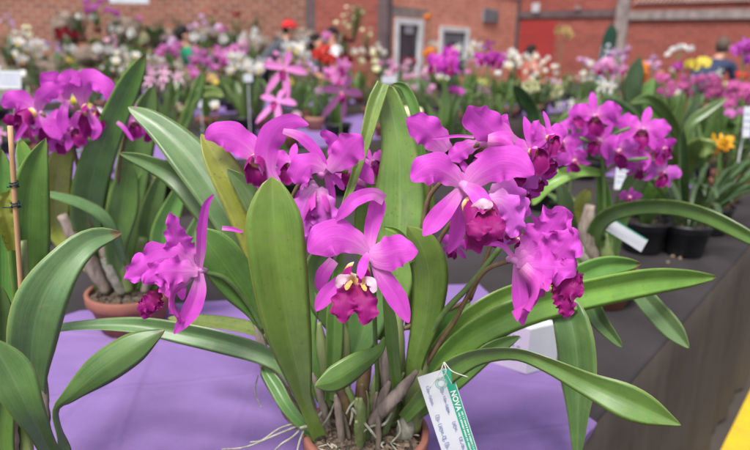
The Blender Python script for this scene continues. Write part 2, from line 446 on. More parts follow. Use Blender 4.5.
# right upright leaf with the broken, folded-over tip
leafA([(388, 395, .86, 9), (391, 330, .87, 12), (398, 260, .87, 22), (400, 200, .88, 28), (399, 150, .88, 20), (391, 108, .88, 14), (383, 84, .875, 10)], 'leaf_stained', fold=.18, tipr=.03, wob=.09)
leafA([(383, 84, .872, 7), (375, 104, .862, 9), (366, 138, .85, 7), (355, 175, .84, 5), (345, 205, .83, 4), (333, 240, .82, 3)], 'leaf_spot', fold=.5, tipr=.03)
leafA([(378, 340, .885, 8), (372, 260, .885, 15), (368, 215, .885, 15), (374, 172, .885, 6)], 'leaf_light', fold=.2)
leafA([(412, 330, .89, 8), (418, 250, .90, 13), (424, 200, .90, 12), (421, 158, .90, 5)], 'leaf_light', fold=.2)
# thin arching leaf beside it
leafA([(425, 190, .93, 5), (420, 140, .93, 5), (414, 108, .93, 6), (404, 88, .93, 5), (392, 84, .92, 3)], 'leaf_mid', fold=.3)
# arching leaves on the left
leafA([(268, 330, .88, 7), (250, 270, .90, 12), (228, 218, .92, 19), (195, 165, .95, 23), (160, 128, .97, 15), (128, 107, .985, 5)], 'leaf_blue', fold=.22, twist=12, tipr=.08)
leafA([(262, 330, .92, 6), (240, 270, .94, 9), (212, 220, .96, 13), (180, 180, .98, 13), (150, 163, 1.0, 9), (119, 153, 1.02, 4)], 'leaf_dark', fold=.3, twist=-20)
leafA([(270, 310, .85, 8), (258, 255, .86, 15), (243, 208, .87, 20), (220, 165, .88, 17), (201, 134, .89, 5)], 'leaf_old', fold=.3, twist=10)
leafA([(272, 270, .86, 8), (262, 220, .865, 13), (247, 190, .87, 12), (227, 169, .87, 4)], 'leaf_dark', fold=.3)
leafA([(275, 300, .87, 6), (262, 262, .88, 11), (258, 225, .89, 10), (247, 150, .9, 4)], 'leaf_mid', fold=.3)
# the broad light leaf right in front
leafA([(319, 436, .79, 8), (305, 402, .765, 8), (298, 372, .745, 15), (288, 328, .725, 25), (279, 270, .712, 31), (274, 220, .712, 31), (272, 177, .72, 20)], 'leaf_light', fold=.3, tipr=.13, twist=0, wob=.03)
leafA([(268, 330, .81, 8), (254, 308, .80, 12), (236, 281, .785, 22), (214, 250, .77, 22), (196, 227, .765, 6)], 'leaf_mid', fold=.22, twist=8)
leafA([(412, 412, .81, 8), (414, 365, .805, 10), (425, 320, .80, 17), (429, 275, .79, 21), (421, 245, .785, 18), (407, 226, .785, 6)], 'leaf_light', fold=-.22, wob=.05, twist=-8)
leafA([(412, 262, .795, 3), (405, 243, .79, 6), (397, 232, .785, 4), (384, 227, .78, 2)], 'leaf_light', fold=.5)
leafA([(386, 338, .79, 3), (378, 352, .76, 7), (358, 366, .735, 15), (335, 380, .72, 16), (315, 386, .71, 7)], 'leaf_mid', fold=-.2, twist=-25, tipr=.2)
leafA([(322, 400, .84, 6), (308, 360, .85, 13), (303, 330, .86, 15), (312, 290, .87, 10)], 'leaf_mid', fold=.25)
leafA([(352, 360, .86, 6), (362, 335, .86, 18), (370, 300, .87, 22), (374, 262, .88, 8)], 'leaf_dark', fold=.3)
leafA([(334, 330, .865, 7), (322, 300, .87, 15), (318, 270, .88, 16), (330, 238, .89, 8)], 'leaf_dark', fold=.3)
leafA([(398, 400, .80, 5), (393, 350, .79, 7), (390, 318, .785, 7), (384, 290, .78, 3)], 'leaf_mid', fold=.4)
leafA([(330, 400, .83, 6), (334, 350, .84, 9), (335, 310, .85, 9), (341, 250, .86, 5)], 'leaf_mid', fold=.45)
# fan to the right
leafA([(408, 415, .82, 8), (432, 372, .82, 13), (470, 335, .82, 18), (525, 308, .835, 19), (590, 291, .86, 18), (655, 279, .90, 16), (717, 277, .935, 6)], 'leaf_light', fold=.3, twist=28, tipr=.12, wob=.03)
leafA([(406, 412, .84, 7), (434, 362, .85, 13), (468, 322, .86, 15), (512, 295, .88, 13), (556, 284, .91, 5)], 'leaf_light', fold=.3, twist=15)
leafA([(400, 410, .86, 7), (424, 365, .87, 12), (448, 325, .88, 13), (470, 300, .89, 5)], 'leaf_mid', fold=.3, twist=15)
leafA([(478, 345, .88, 9), (520, 310, .90, 15), (565, 284, .93, 17), (605, 266, .96, 13), (641, 264, .985, 5)], 'leaf_mid', fold=.3, twist=25)
leafA([(404, 418, .80, 7), (428, 392, .785, 10), (452, 368, .765, 13), (478, 355, .75, 11), (515, 352, .725, 9), (550, 364, .705, 10), (590, 384, .69, 14), (632, 403, .67, 19), (681, 425, .655, 5)], 'leaf_mid', fold=.3, twist=[0, 0, 12, 35, 45, 30, 10, 5, 10], n=36, tipr=.10)
leafA([(400, 425, .82, 7), (425, 402, .81, 11), (455, 378, .80, 12), (490, 350, .80, 10), (520, 336, .81, 4)], 'leaf_mid', fold=.3, twist=20)
leafA([(505, 325, .89, 9), (540, 303, .88, 13), (564, 308, .86, 17), (574, 335, .84, 20), (578, 375, .825, 19), (578, 415, .81, 11), (577, 462, .80, 4)], 'leaf_dark', fold=.5, wob=.08)
leafA([(560, 292, .91, 6), (588, 303, .90, 10), (600, 322, .89, 9), (622, 347, .88, 3)], 'leaf_dark', fold=.5)
leafA([(600, 278, .97, 7), (632, 287, .96, 10), (655, 310, .94, 12), (673, 330, .925, 11), (689, 348, .91, 5)], 'leaf_blue', fold=.4, tipr=.2)
# long leaf to the left, low over the cloth
leafA([(305, 405, .83, 6), (286, 370, .83, 8), (262, 354, .835, 11), (225, 342, .84, 13), (185, 333, .845, 12), (140, 326, .85, 9), (90, 326, .85, 7), (48, 331, .845, 6), (16, 337, .84, 3)], 'leaf_blue', fold=.35, twist=[0, 0, -10, -15, -10, 10, 30, 40, 40], n=36, thick=.002)
leafA([(292, 360, .89, 6), (262, 334, .92, 8), (232, 325, .95, 9), (200, 321, .98, 8), (168, 318, 1.0, 5)], 'leaf_spot', fold=.2, twist=30, tipr=.2)
leafA([(318, 440, .80, 5), (290, 410, .80, 7), (275, 385, .82, 8), (262, 366, .84, 4)], 'leaf_dark', fold=.4)

# pseudobulbs and their papery sheaths
for C, mt in (
    ([(300, 425, .86, 8), (284, 398, .87, 9), (268, 370, .88, 8), (256, 320, .89, 7)], 'sheath'),
    ([(318, 430, .86, 7), (306, 400, .87, 8), (300, 370, .88, 6), (294, 345, .88, 4)], 'sheath'),
    ([(342, 420, .86, 6), (343, 380, .86, 8), (342, 335, .86, 8), (340, 298, .87, 7)], 'bulb'),
    ([(330, 408, .84, 5), (326, 370, .84, 6), (322, 345, .845, 6), (319, 322, .85, 5)], 'bulb'),
    ([(392, 425, .84, 7), (396, 385, .84, 9), (396, 345, .84, 9), (399, 300, .85, 7)], 'bulb'),
    ([(385, 420, .82, 5), (388, 390, .82, 5), (386, 360, .82, 5), (391, 320, .83, 4)], 'sheath'),
    ([(362, 425, .85, 6), (362, 395, .85, 7), (366, 365, .86, 6), (370, 340, .86, 4)], 'brown_stem'),
    ([(370, 423, .80, 5), (385, 407, .79, 6.5), (402, 389, .785, 6), (417, 371, .78, 3)], 'sheath'),
    ([(404, 440, .81, 8), (406, 425, .81, 9), (408, 408, .81, 7)], 'root'),
    ([(412, 428, .82, 9), (415, 395, .82, 11), (420, 365, .82, 10), (430, 340, .82, 7)], 'bulb'),
    ([(350, 425, .83, 4), (344, 405, .83, 5), (339, 385, .83, 4)], 'sheath'),
    ([(325, 432, .82, 6), (312, 415, .82, 7), (302, 398, .82, 5)], 'sheath'),
    ([(376, 415, .86, 5), (381, 380, .86, 6), (379, 345, .86, 5)], 'sheath')):
    C = C[:-1]+[(C[-1][0], C[-1][1], C[-1][2], 2.2)]
    pxtube('pseudobulb', C, mt, A, rough=.10 if mt == 'sheath' else .03, seed=rnd.randint(0, 999), sides=12)
for i_ in range(26):
    a_ = rnd.uniform(0, 6.28); q_ = rnd.uniform(.1, .85)*.075; b_ = cA+Vector((q_*math.cos(a_), q_*math.sin(a_), .075)); h_ = rnd.uniform(.05, .13)
    o_ = Vector((math.cos(a_), math.sin(a_), 0))*rnd.uniform(-.01, .035)
    P_ = [b_, b_+Vector((0, 0, h_*.4))+o_*.3, b_+Vector((0, 0, h_*.8))+o_*.7, b_+Vector((0, 0, h_))+o_]; r_ = rnd.uniform(.004, .0085)
    vs, fs = tube_geo(P_, [r_*.8, r_, r_*.9, r_*.35], sides=9, rough=.12, seed=i_)
    link('pseudobulb', mesh_from('pseudobulb', vs, fs), M[rnd.choice(('sheath', 'sheath', 'bulb', 'brown_stem', 'bulb'))], A)
for i_ in range(22):
    a_ = rnd.uniform(0, 6.28); q_ = .08*math.sqrt(rnd.random()); b_ = cA+Vector((q_*math.cos(a_), q_*math.sin(a_), .09)); P_ = [b_]
    for k_ in range(4): P_.append(P_[-1]+Vector((rnd.uniform(-.014, .014), rnd.uniform(-.014, .014), rnd.uniform(-.006, .009))))
    vs, fs = tube_geo(P_, [.0013, .0015, .0015, .0013, .0008], sides=6, rough=.1, seed=i_)
    link('root', mesh_from('root', vs, fs), M[rnd.choice(('root', 'bark', 'bark', 'sheath'))], A)
rts = [[(300, 425, .80, 1.6), (285, 431, .79, 1.7), (268, 438, .78, 1.6), (245, 447, .775, 1.4), (222, 449, .77, 1.0)],
       [(302, 428, .80, 1.5), (292, 437, .79, 1.6), (280, 445, .785, 1.5), (268, 458, .78, 1.3)],
       [(304, 430, .79, 1.8), (300, 440, .785, 1.8), (297, 452, .78, 1.6)],
       [(300, 422, .80, 1.3), (280, 428, .79, 1.4), (262, 440, .78, 1.3), (250, 442, .775, 1.0)],
       [(352, 408, .80, 2.2), (362, 420, .79, 2.4), (372, 432, .78, 2.2), (380, 442, .78, 1.6)],
       [(322, 412, .80, 2.6), (312, 424, .79, 2.6), (300, 428, .785, 2.2)],
       [(345, 398, .82, 2.4), (352, 412, .81, 2.4), (350, 425, .80, 2)],
       [(370, 405, .82, 2), (362, 398, .82, 2), (352, 404, .81, 2), (346, 414, .80, 1.6)],
       [(392, 412, .80, 2), (384, 424, .79, 2.2), (372, 426, .79, 2), (360, 434, .785, 1.6)],
       [(335, 402, .82, 1.6), (328, 418, .81, 1.8), (318, 430, .80, 1.6)],
       [(398, 420, .80, 1.8), (400, 432, .79, 1.8), (392, 442, .785, 1.5)],
       [(262, 408, .84, 1.0), (255, 392, .85, 1.2), (258, 375, .86, 1.0)]]
for C in rts: C = [(q[0], q[1], q[2], q[3]*.68) for q in C]; pxtube('root', C, 'root', A, rough=.12, seed=rnd.randint(0, 999), sides=7)
# flower stalks
for C, mt in (
    ([(404, 405, .83, 3.4), (412, 370, .825, 3.4), (440, 318, .80, 3.2), (470, 285, .79, 3.0), (501, 247, .78, 2.8)], 'green_stem'),
    ([(404, 412, .82, 3.2), (420, 375, .815, 3.0), (440, 342, .81, 2.6), (455, 320, .80, 2.4), (470, 292, .79, 2.4), (486, 270, .78, 2.6), (512, 260, .765, 2.6)], 'brown_stem'),
    ([(263, 330, .80, 2.4), (248, 304, .79, 2.6), (226, 279, .77, 2.7), (200, 271, .755, 2.5)], 'green_stem'),
    ([(286, 210, .86, 2.0), (298, 186, .85, 2.2), (309, 175, .84, 2.2), (326, 170, .835, 2.6), (348, 172, .84, 2.2)], 'brown_stem'),
    ([(430, 262, .80, 2.0), (442, 236, .79, 2.3), (455, 220, .78, 2.5), (474, 213, .77, 2.3)], 'brown_stem'),
    ([(424, 248, .81, 2.0), (440, 222, .80, 2.2), (458, 208, .79, 2.2)], 'brown_stem'),
    ([(420, 240, .83, 2.0), (428, 200, .83, 2.4), (445, 178, .82, 2.4), (460, 158, .81, 2.8), (480, 143, .80, 2.8)], 'brown_stem'),
    ([(378, 410, .83, 2.6), (377, 370, .82, 2.4), (375, 330, .80, 2.4), (374, 290, .76, 2.4), (372, 258, .725, 2.6)], 'green_stem'),
    ([(420, 262, .83, 2.0), (427, 220, .84, 1.8), (430, 180, .84, 1.8)], 'brown_stem')):
    pxtube('flower_stalk', C, mt, A, seed=rnd.randint(0, 999))

# --- traced flowers: each a column with its petals, sepals and lip as sub-parts
def petals(fl, lst, kind='petal', mat='petal', **kw):
    for C in lst:
        k = dict(fold=-.12, ruf=.16, rufn=2.0, n=26, mm=12, tipr=.2); k.update(kw)
        if kind == 'petal': k['ruf'] = k['ruf']*1.35; k['rufn'] = k['rufn']*1.25
        ob = pxblade(kind, C, mat, fl, seed=rnd.randint(0, 9999), **k)
def column(C, mat='petal_soft', plant=None): return pxtube('flower', C, mat, plant or A, sides=10)
def lip(fl, px, py, Y, axis, up, L, r0, r1, mat='lip', seed=0, ruf=.3, name='lip'):
    vs, fs, uv = trumpet(at(px, py, Y), Vector(axis), Vector(up), L, r0, r1, n=22, k=46, seed=seed, ruf=ruf)
    return link(name, mesh_from(name, vs, fs, uv), M[mat], fl)

# front flower facing us
f1 = column([(370, 254, .725, 3), (366, 258, .705, 4), (362, 268, .69, 4.5), (360, 277, .68, 4)], 'petal')
petals(f1, [[(368, 253, .705, 5), (352, 241, .70, 15), (333, 237, .695, 21), (318, 245, .69, 17), (308, 252, .69, 8)],
            [(369, 253, .705, 6), (382, 255, .70, 18), (398, 251, .69, 18), (409, 251, .685, 12), (418, 251, .68, 6)]], ruf=.14)
petals(f1, [[(369, 252, .71, 5), (371, 232, .72, 8), (376, 212, .725, 9.5), (380, 196, .72, 9)],
            [(384, 200, .719, 6), (373, 194, .712, 7), (356, 199, .705, 8), (346, 209, .70, 7), (336, 221, .70, 3)],
            [(374, 262, .705, 5), (384, 278, .70, 10), (398, 300, .695, 11), (409, 323, .69, 4)],
            [(352, 272, .715, 4), (338, 284, .71, 8), (325, 297, .705, 9), (316, 311, .70, 4)],
            [(334, 260, .74, 6), (323, 275, .74, 8), (319, 291, .74, 4)]], 'sepal', ruf=.05, fold=.2)
lip(f1, 358, 268, .70, (-.10, -1, -.62), (0, .2, 1), .050, .014, .016, seed=4, ruf=.3)
petals(f1, [[(352, 280, .668, 3), (346, 278, .66, 4.5), (340, 281, .657, 5.5), (338, 288, .656, 3)],
            [(362, 281, .668, 3), (368, 280, .66, 4.5), (373, 285, .655, 5), (373, 293, .652, 3)]], 'lip_lobe', 'lip_white', ruf=.4, fold=.2)
petals(f1, [[(352, 281, .664, 1.5), (348, 285, .657, 3), (346, 290, .654, 2)], [(361, 283, .664, 1.5), (364, 287, .657, 2.4), (366, 291, .654, 1.6)]], 'lip_lobe', 'lip_yellow', ruf=.2)
petals(f1, [[(353, 285, .672, 7), (347, 296, .658, 13), (343, 308, .650, 14), (344, 323, .646, 9)],
            [(358, 285, .673, 7), (363, 297, .659, 12), (366, 310, .650, 13.5), (364, 325, .646, 9)]], 'lip_lobe', 'lip_dark', ruf=.38, rufn=3, tipr=.3, fold=-.15, n=30, mm=14)
petals(f1, [[(369, 253, .695, 3), (365, 260, .675, 5), (362, 269, .662, 5.5), (361, 279, .655, 3)]], 'sepal', ruf=.05)
# right flower
f2 = column([(450, 200, .76, 3), (458, 190, .735, 4), (463, 185, .72, 5), (470, 192, .70, 5)], 'petal_soft')
petals(f2, [[(462, 186, .72, 5), (450, 175, .715, 13), (435, 168, .71, 18), (422, 172, .705, 15), (412, 181, .70, 7)],
            [(465, 186, .72, 6), (480, 173, .715, 15), (500, 163, .705, 20), (517, 165, .70, 17), (534, 175, .69, 8)]], ruf=.2)
petals(f2, [[(461, 190, .72, 5), (448, 206, .715, 10), (434, 222, .71, 11), (423, 236, .70, 4)],
            [(462, 190, .735, 5), (460, 212, .74, 9), (456, 236, .74, 8), (448, 254, .74, 3)],
            [(466, 186, .70, 5), (476, 193, .69, 9), (483, 204, .68, 10), (483, 212, .675, 6)]], 'sepal', ruf=.06, fold=.15)
lip(f2, 474, 203, .71, (.35, -1, -.45), (0, .2, 1), .052, .016, .020, seed=9, ruf=.4)
petals(f2, [[(473, 214, .685, 3), (475, 207, .68, 4), (484, 204, .675, 6), (493, 206, .67, 4)]], 'lip_lobe', 'lip_white', ruf=.3)
petals(f2, [[(483, 212, .685, 6), (481, 222, .67, 12), (478, 232, .66, 12), (480, 241, .66, 6)],
            [(487, 211, .685, 6), (492, 221, .67, 11), (497, 231, .66, 11), (502, 239, .66, 5)]], 'lip_lobe', 'lip_dark', ruf=.35, rufn=3, tipr=.35)
petals(f2, [[(488, 200, .70, 6), (502, 203, .70, 15), (512, 218, .70, 15), (511, 238, .70, 6)],
            [(490, 196, .73, 6), (506, 190, .73, 13), (517, 205, .73, 13), (522, 222, .73, 6)]], 'petal', 'petal_soft', ruf=.4, rufn=3)
# drooping flower lower right, seen from the side
f3 = column([(508, 259, .76, 3), (514, 260, .75, 3.6), (522, 265, .745, 5)], 'petal_soft')
petals(f3, [[(515, 261, .75, 4), (530, 250, .745, 16), (547, 234, .74, 23), (558, 220, .735, 19), (566, 208, .73, 9)],
            [(516, 262, .745, 4), (538, 257, .735, 18), (556, 252, .725, 24), (568, 240, .72, 18), (575, 228, .72, 8)],
            [(517, 263, .74, 4), (535, 266, .725, 14), (552, 268, .72, 19), (566, 268, .715, 13), (576, 260, .715, 6)]], ruf=.42, rufn=3.2, n=30, mm=14)
petals(f3, [[(516, 264, .745, 3), (519, 285, .74, 8), (521, 305, .735, 8.5), (523, 326, .73, 3)],
            [(520, 268, .76, 3), (530, 280, .765, 6), (534, 295, .765, 6), (531, 308, .765, 3)],
            [(514, 258, .75, 3), (503, 246, .745, 3), (487, 243, .735, 3.2), (466, 247, .73, 2)]], 'sepal', ruf=.04, fold=.3)
lip(f3, 524, 266, .74, (.72, -.45, -.62), (.5, 0, .8), .060, .012, .022, 'lip_side', seed=2, ruf=.45)
petals(f3, [[(552, 277, .73, 6), (562, 283, .722, 12), (573, 288, .715, 14), (584, 291, .712, 8)],
            [(555, 284, .728, 5), (562, 296, .72, 11), (566, 307, .715, 10), (566, 318, .715, 6)],
            [(560, 272, .735, 4), (570, 276, .73, 9), (578, 282, .73, 9), (583, 284, .73, 4)]], 'lip_lobe', 'lip_dark', ruf=.5, rufn=4, tipr=.3, n=26)
# top right flower
f4 = column([(474, 147, .81, 3), (482, 143, .80, 4), (494, 141, .79, 5)], 'petal_soft')
petals(f4, [[(516, 143, .79, 6), (500, 135, .785, 14), (484, 124, .78, 18), (474, 115, .775, 14), (468, 106, .77, 6)],
            [(478, 144, .80, 5), (466, 148, .80, 9), (457, 154, .80, 10), (448, 160, .80, 5)],
            [(446, 152, .84, 9), (434, 137, .835, 16), (421, 127, .83, 16), (406, 119, .83, 8)]], ruf=.2)
petals(f4, [[(474, 137, .775, 1.6), (458, 136, .77, 1.8), (440, 138, .77, 1.6), (432, 139, .77, 1)],
            [(512, 140, .80, 4), (506, 128, .80, 5), (504, 120, .80, 5), (507, 114, .80, 3)]], 'sepal', ruf=.04, fold=.3)
lip(f4, 488, 141, .79, (1, -.2, .02), (0, .2, 1), .045, .012, .019, 'lip_side', seed=7)
# left drooping flower, seen from the side
f6 = column([(206, 270, .76, 3), (199, 271, .75, 4), (190, 274, .745, 5)], 'petal_soft')
petals(f6, [[(197, 270, .75, 4), (186, 256, .745, 14), (178, 243, .74, 15), (174, 228, .735, 9), (170, 212, .73, 4)],
            [(197, 271, .745, 4), (178, 259, .735, 15), (160, 258, .725, 18), (142, 268, .72, 14), (124, 279, .72, 7)],
            [(198, 272, .74, 4), (182, 271, .73, 14), (166, 271, .72, 17), (153, 276, .715, 12), (144, 284, .715, 6)]], ruf=.4, rufn=3.0, n=30, mm=14)
petals(f6, [[(199, 272, .75, 3), (201, 250, .745, 5), (202, 228, .74, 5.5), (206, 206, .735, 4), (214, 194, .73, 2.5)],
            [(200, 273, .745, 4), (198, 292, .74, 9), (190, 312, .735, 9.5), (174, 334, .73, 3)],
            [(186, 276, .77, 3), (181, 286, .775, 6), (183, 300, .775, 3)],
            [(194, 275, .76, 2), (200, 265, .77, 2.6), (210, 247, .775, 2.4), (222, 236, .78, 1.6)]], 'sepal', ruf=.05, fold=.3)
petals(f6, [[(222, 228, .79, 2.6), (232, 229, .79, 2.4), (243, 232, .79, 1.6)]], 'sepal', ruf=.02, fold=.3)
lip(f6, 188, 274, .745, (-.80, -.35, -.42), (-.4, 0, .9), .056, .012, .020, 'lip_side', seed=12, ruf=.45)
petals(f6, [[(160, 292, .735, 5), (152, 299, .73, 9), (147, 308, .725, 10), (144, 319, .722, 6)],
            [(158, 294, .73, 4), (150, 302, .725, 9), (143, 305, .72, 9), (138, 305, .72, 5)],
            [(156, 298, .735, 4), (158, 305, .73, 7), (160, 309, .73, 4)]], 'lip_lobe', 'lip_dark', ruf=.5, rufn=4, tipr=.3)
# the flowers behind the broad leaf
f5 = column([(268, 172, .86, 3), (260, 163, .855, 4), (256, 160, .85, 4)], 'petal')
petals(f5, [[(262, 163, .86, 5), (246, 146, .86, 15), (228, 135, .86, 16), (214, 135, .86, 12), (205, 139, .86, 6)],
            [(278, 186, .85, 5), (268, 170, .85, 9), (267, 148, .85, 14), (277, 130, .845, 13), (292, 122, .84, 9), (309, 125, .84, 4)]], ruf=.14)
petals(f5, [[(283, 131, .835, 3), (299, 136, .83, 5.5), (314, 149, .83, 6), (328, 168, .83, 3)],
            [(258, 170, .86, 4), (262, 184, .86, 7), (270, 196, .86, 3)]], 'sepal', ruf=.05)
lip(f5, 258, 158, .86, (-.1, -1, -.6), (0, 0, 1), .035, .010, .016, seed=3)
f7 = column([(330, 172, .84, 3), (325, 170, .83, 4), (320, 176, .82, 4)], 'petal')
petals(f7, [[(327, 170, .83, 4), (334, 158, .83, 7), (333, 142, .83, 7), (321, 131, .82, 5)],
            [(329, 171, .82, 5), (342, 157, .815, 15), (352, 146, .81, 18), (362, 136, .81, 8)],
            [(325, 170, .82, 5), (311, 164, .815, 13), (301, 170, .81, 15), (295, 184, .81, 8)]], ruf=.2)
petals(f7, [[(328, 172, .84, 3), (337, 180, .84, 4), (344, 190, .84, 3)], [(326, 173, .84, 3), (331, 190, .84, 4.5), (334, 207, .84, 2)],
            [(338, 168, .85, 4), (352, 166, .85, 9), (364, 172, .85, 9), (373, 184, .85, 4)]], 'sepal', ruf=.06)
f8 = column([(312, 182, .85, 3), (316, 190, .84, 4), (318, 200, .83, 4)], 'petal_soft')
petals(f8, [[(316, 188, .83, 6), (306, 202, .825, 12), (302, 218, .82, 14), (308, 236, .82, 8)],
            [(318, 188, .83, 6), (324, 204, .825, 12), (325, 222, .82, 14), (320, 240, .82, 8)],
            [(314, 190, .85, 6), (300, 200, .855, 11), (294, 214, .86, 10), (297, 226, .86, 5)]], mat='petal_soft', ruf=.4, rufn=3)
lip(f8, 318, 196, .835, (.1, -.9, -.7), (0, .2, 1), .045, .012, .018, 'lip_side', seed=5, ruf=.4)
f9 = column([(368, 172, .88, 3), (363, 178, .875, 4), (361, 186, .87, 4)], 'lip_side')
petals(f9, [[(368, 166, .88, 5), (360, 176, .875, 9), (359, 184, .87, 9), (362, 192, .87, 4)],
            [(370, 160, .885, 5), (376, 166, .885, 9), (372, 176, .885, 9), (366, 186, .885, 4)]], 'petal', 'petal', ruf=.2)
# more flowers of the right cluster
view = lambda p: (CAM-p).normalized()
def rf(px, py, Y, s, seed, off=(0, 0, 0), plant=A, **kw):
    p = at(px, py, Y); return real_flower(plant, p, view(p)+Vector(off), s, seed, **kw)
rf(531, 150, .86, .050, 21, (.6, 0, .1), roll=.2)
rf(548, 137, .87, .040, 22, (.9, 0, .2), roll=-.3)
rf(519, 238, .80, .022, 23, (.2, 0, -.6), mats=('petal_deep', 'lip', 'lip'))
rf(538, 178, .90, .030, 24, (.5, 0, -.4), mats=('petal_deep', 'petal_deep', 'lip'))
rf(470, 176, .80, .030, 25, (.1, 0, .2), roll=.6)
for i_, (px_, py_, s_, o_, m_) in enumerate(((505, 158, .044, (.3, 0, .1), 'petal'), (520, 172, .040, (.5, 0, -.4), 'petal_soft'), (512, 205, .036, (.5, 0, -.2), 'petal'), (524, 192, .034, (.7, 0, -.3), 'petal_deep'),
        (500, 232, .034, (.2, 0, -.7), 'petal_soft'), (551, 158, .034, (.6, 0, -.5), 'petal'), (455, 245, .030, (-.3, 0, -.6), 'petal'), (292, 165, .040, (-.3, 0, .2), 'petal'), (306, 205, .040, (-.2, 0, -.5), 'petal_soft'),
        (345, 170, .036, (.2, 0, .3), 'petal'), (325, 235, .034, (.1, 0, -.8), 'petal_soft'), (372, 162, .030, (.5, 0, .2), 'petal'))):
    rf(px_, py_, .865+.008*(i_ % 4), s_, 70+i_, o_, roll=(i_*1.7) % 1.6-.8, mats=(m_, m_, 'lip'), broad=.85, droop=.3)
for C in ([(500, 190, .86, 2), (518, 165, .86, 2.2), (534, 148, .865, 2.4)], [(470, 300, .86, 2.2), (492, 240, .86, 2.2), (500, 190, .86, 2.2)],
          [(400, 330, .85, 2.4), (430, 318, .86, 2.4), (470, 300, .86, 2.2)]):
    pxtube('flower_stalk', C, 'brown_stem', A)

# ------------------------------------------------------------------ tag on the foreground orchid
O = at(434, 372, .765); E = at(466, 470, .745)
dn = (E-O).normalized(); rt = dn.cross((CAM-O).normalized()).normalized()*-1
if rt.dot(rgt) < 0: rt = -rt
nz = rt.cross(-dn).normalized()
LT = (E-O).length; k = mpp(O); WT = 17.5*k
def tagpt(x, y, z=0): return O+rt*x+dn*y+nz*z      # x right, y down the card
T = thing('plant_tag', O, 'white paper tag with a green printed strip and blue handwriting, tied to the nearest orchid', 'tag')
vs = []; fs = []
q = [(-WT, 0), (WT, 0), (WT, LT), (-WT, LT)]
for z in (0, -.0006):
    for x, y in q: vs.append(tagpt(x, y, z))
fs = [(3, 2, 1, 0), (4, 5, 6, 7), (0, 1, 5, 4), (1, 2, 6, 5), (2, 3, 7, 6), (3, 0, 4, 7)]
card = link('card', mesh_from('card', vs, fs, smooth=False), M['white_plastic'], T)
vs = [tagpt(WT-9.5*k, .001, .0004), tagpt(WT-.8*k, .001, .0004), tagpt(WT-.8*k, LT-.001, .0004), tagpt(WT-9.5*k, LT-.001, .0004)]
link('green_strip', mesh_from('green_strip', vs, [(3, 2, 1, 0)], smooth=False), M['green_print'], card)
vs = []; fs = []                                       # round seal
cx, cy = WT-14*k, 13*k
for rr_, r2 in ((6.2*k, 5.2*k), (4.2*k, 3.4*k)):
    b = len(vs)
    for i in range(28): a = 6.28318*i/28; vs.append(tagpt(cx+rr_*math.cos(a), cy+rr_*math.sin(a), .0008)); vs.append(tagpt(cx+r2*math.cos(a), cy+r2*math.sin(a), .0008))
    for i in range(28): j = (i+1) % 28; fs.append((b+2*i, b+2*i+1, b+2*j+1, b+2*j))
M['pale_green_print'] = plain('pale_green_print', (.25, .48, .38), None, 40, .6, 0)
link('seal', mesh_from('seal', vs, fs, smooth=False), M['pale_green_print'], card)
def text_mesh(name, s, size, xvec, yvec, org, mat, parent, bold=0.0, nv=None, shear=0):
    cu = bpy.data.curves.new(name, 'FONT'); cu.body = s; cu.size = size; cu.resolution_u = 3; cu.offset = bold; cu.shear = shear
    tmp = bpy.data.objects.new('tmp_text', cu); COL.objects.link(tmp)
    dg = bpy.context.evaluated_depsgraph_get(); me = bpy.data.meshes.new_from_object(tmp.evaluated_get(dg))
    bpy.data.objects.remove(tmp); bpy.data.curves.remove(cu)
    x = xvec.normalized(); y = yvec.normalized(); z = x.cross(y)
    me.transform(Matrix.Translation(org) @ Matrix((x, y, z)).transposed().to_4x4()); me.name = name
    me.materials.clear(); return link(name, me, mat, parent)
text_mesh('lettering', 'NOVA', 7.8*k, dn, rt, tagpt(WT-7.9*k, 24*k, .0010), M['white_print'], card, bold=.22*k)
vs = []; fs = []; rr = random.Random(3)              # two lines of print too small to read
for x_, y1 in ((WT-3.2*k, 100), (WT-6.6*k, 102)):
    y = 48
    while y < y1:
        w = rr.uniform(.7, 1.3); h = rr.uniform(1.3, 2.0); b = len(vs)
        for dx, dy in ((-h/2, 0), (h/2, 0), (h/2, w), (-h/2, w)): vs.append(tagpt(x_+dx*k, (y+dy)*k, .0010))
        fs.append((b+3, b+2, b+1, b)); y += w+rr.choice((.35, .35, .4, 1.2))
link('small_print', mesh_from('small_print', vs, fs, smooth=False), M['white_print'], card)
def scribble(x0, y0, n, amp, step, seed, wd=.32):
    rr = random.Random(seed); P = []
    y = y0; ph = 0
    for i in range(n*7):
        ph += 6.2832/7; q = rr.uniform(.85, 1.15)
        big = 1.7 if (i//7) in (0, n//2) else 1.0
        P.append(tagpt(x0+(math.sin(ph)*amp*.62*big*q+.12*amp*math.sin(i*.31))*k, (y+math.cos(ph)*step*.62)*k, .0009)); y += step/7*rr.uniform(.8, 1.2)*1.15
    vs, fs = tube_geo(P, [wd*k*.7]*len(P), sides=4, n=n*14); return vs, fs
rw = random.Random(8)
for x_, y1, y2 in ((2.2, 18, 48), (3.0, 56, 66), (4.5, 74, 100), (-11.5, 12, 34), (-10.5, 44, 98)):
    y_ = y1
    while y_ < y2:
        nl_ = rw.randint(2, 5); vs, fs = scribble((x_+rw.uniform(-.7, .7))*k, y_, nl_, rw.uniform(1.2, 2.3), rw.uniform(1.6, 2.6), rw.randint(0, 99), wd=rw.uniform(.22, .34))
        link('handwriting', mesh_from('handwriting', vs, fs), M['ink'], card); y_ += nl_*2.3+rw.uniform(2, 4)
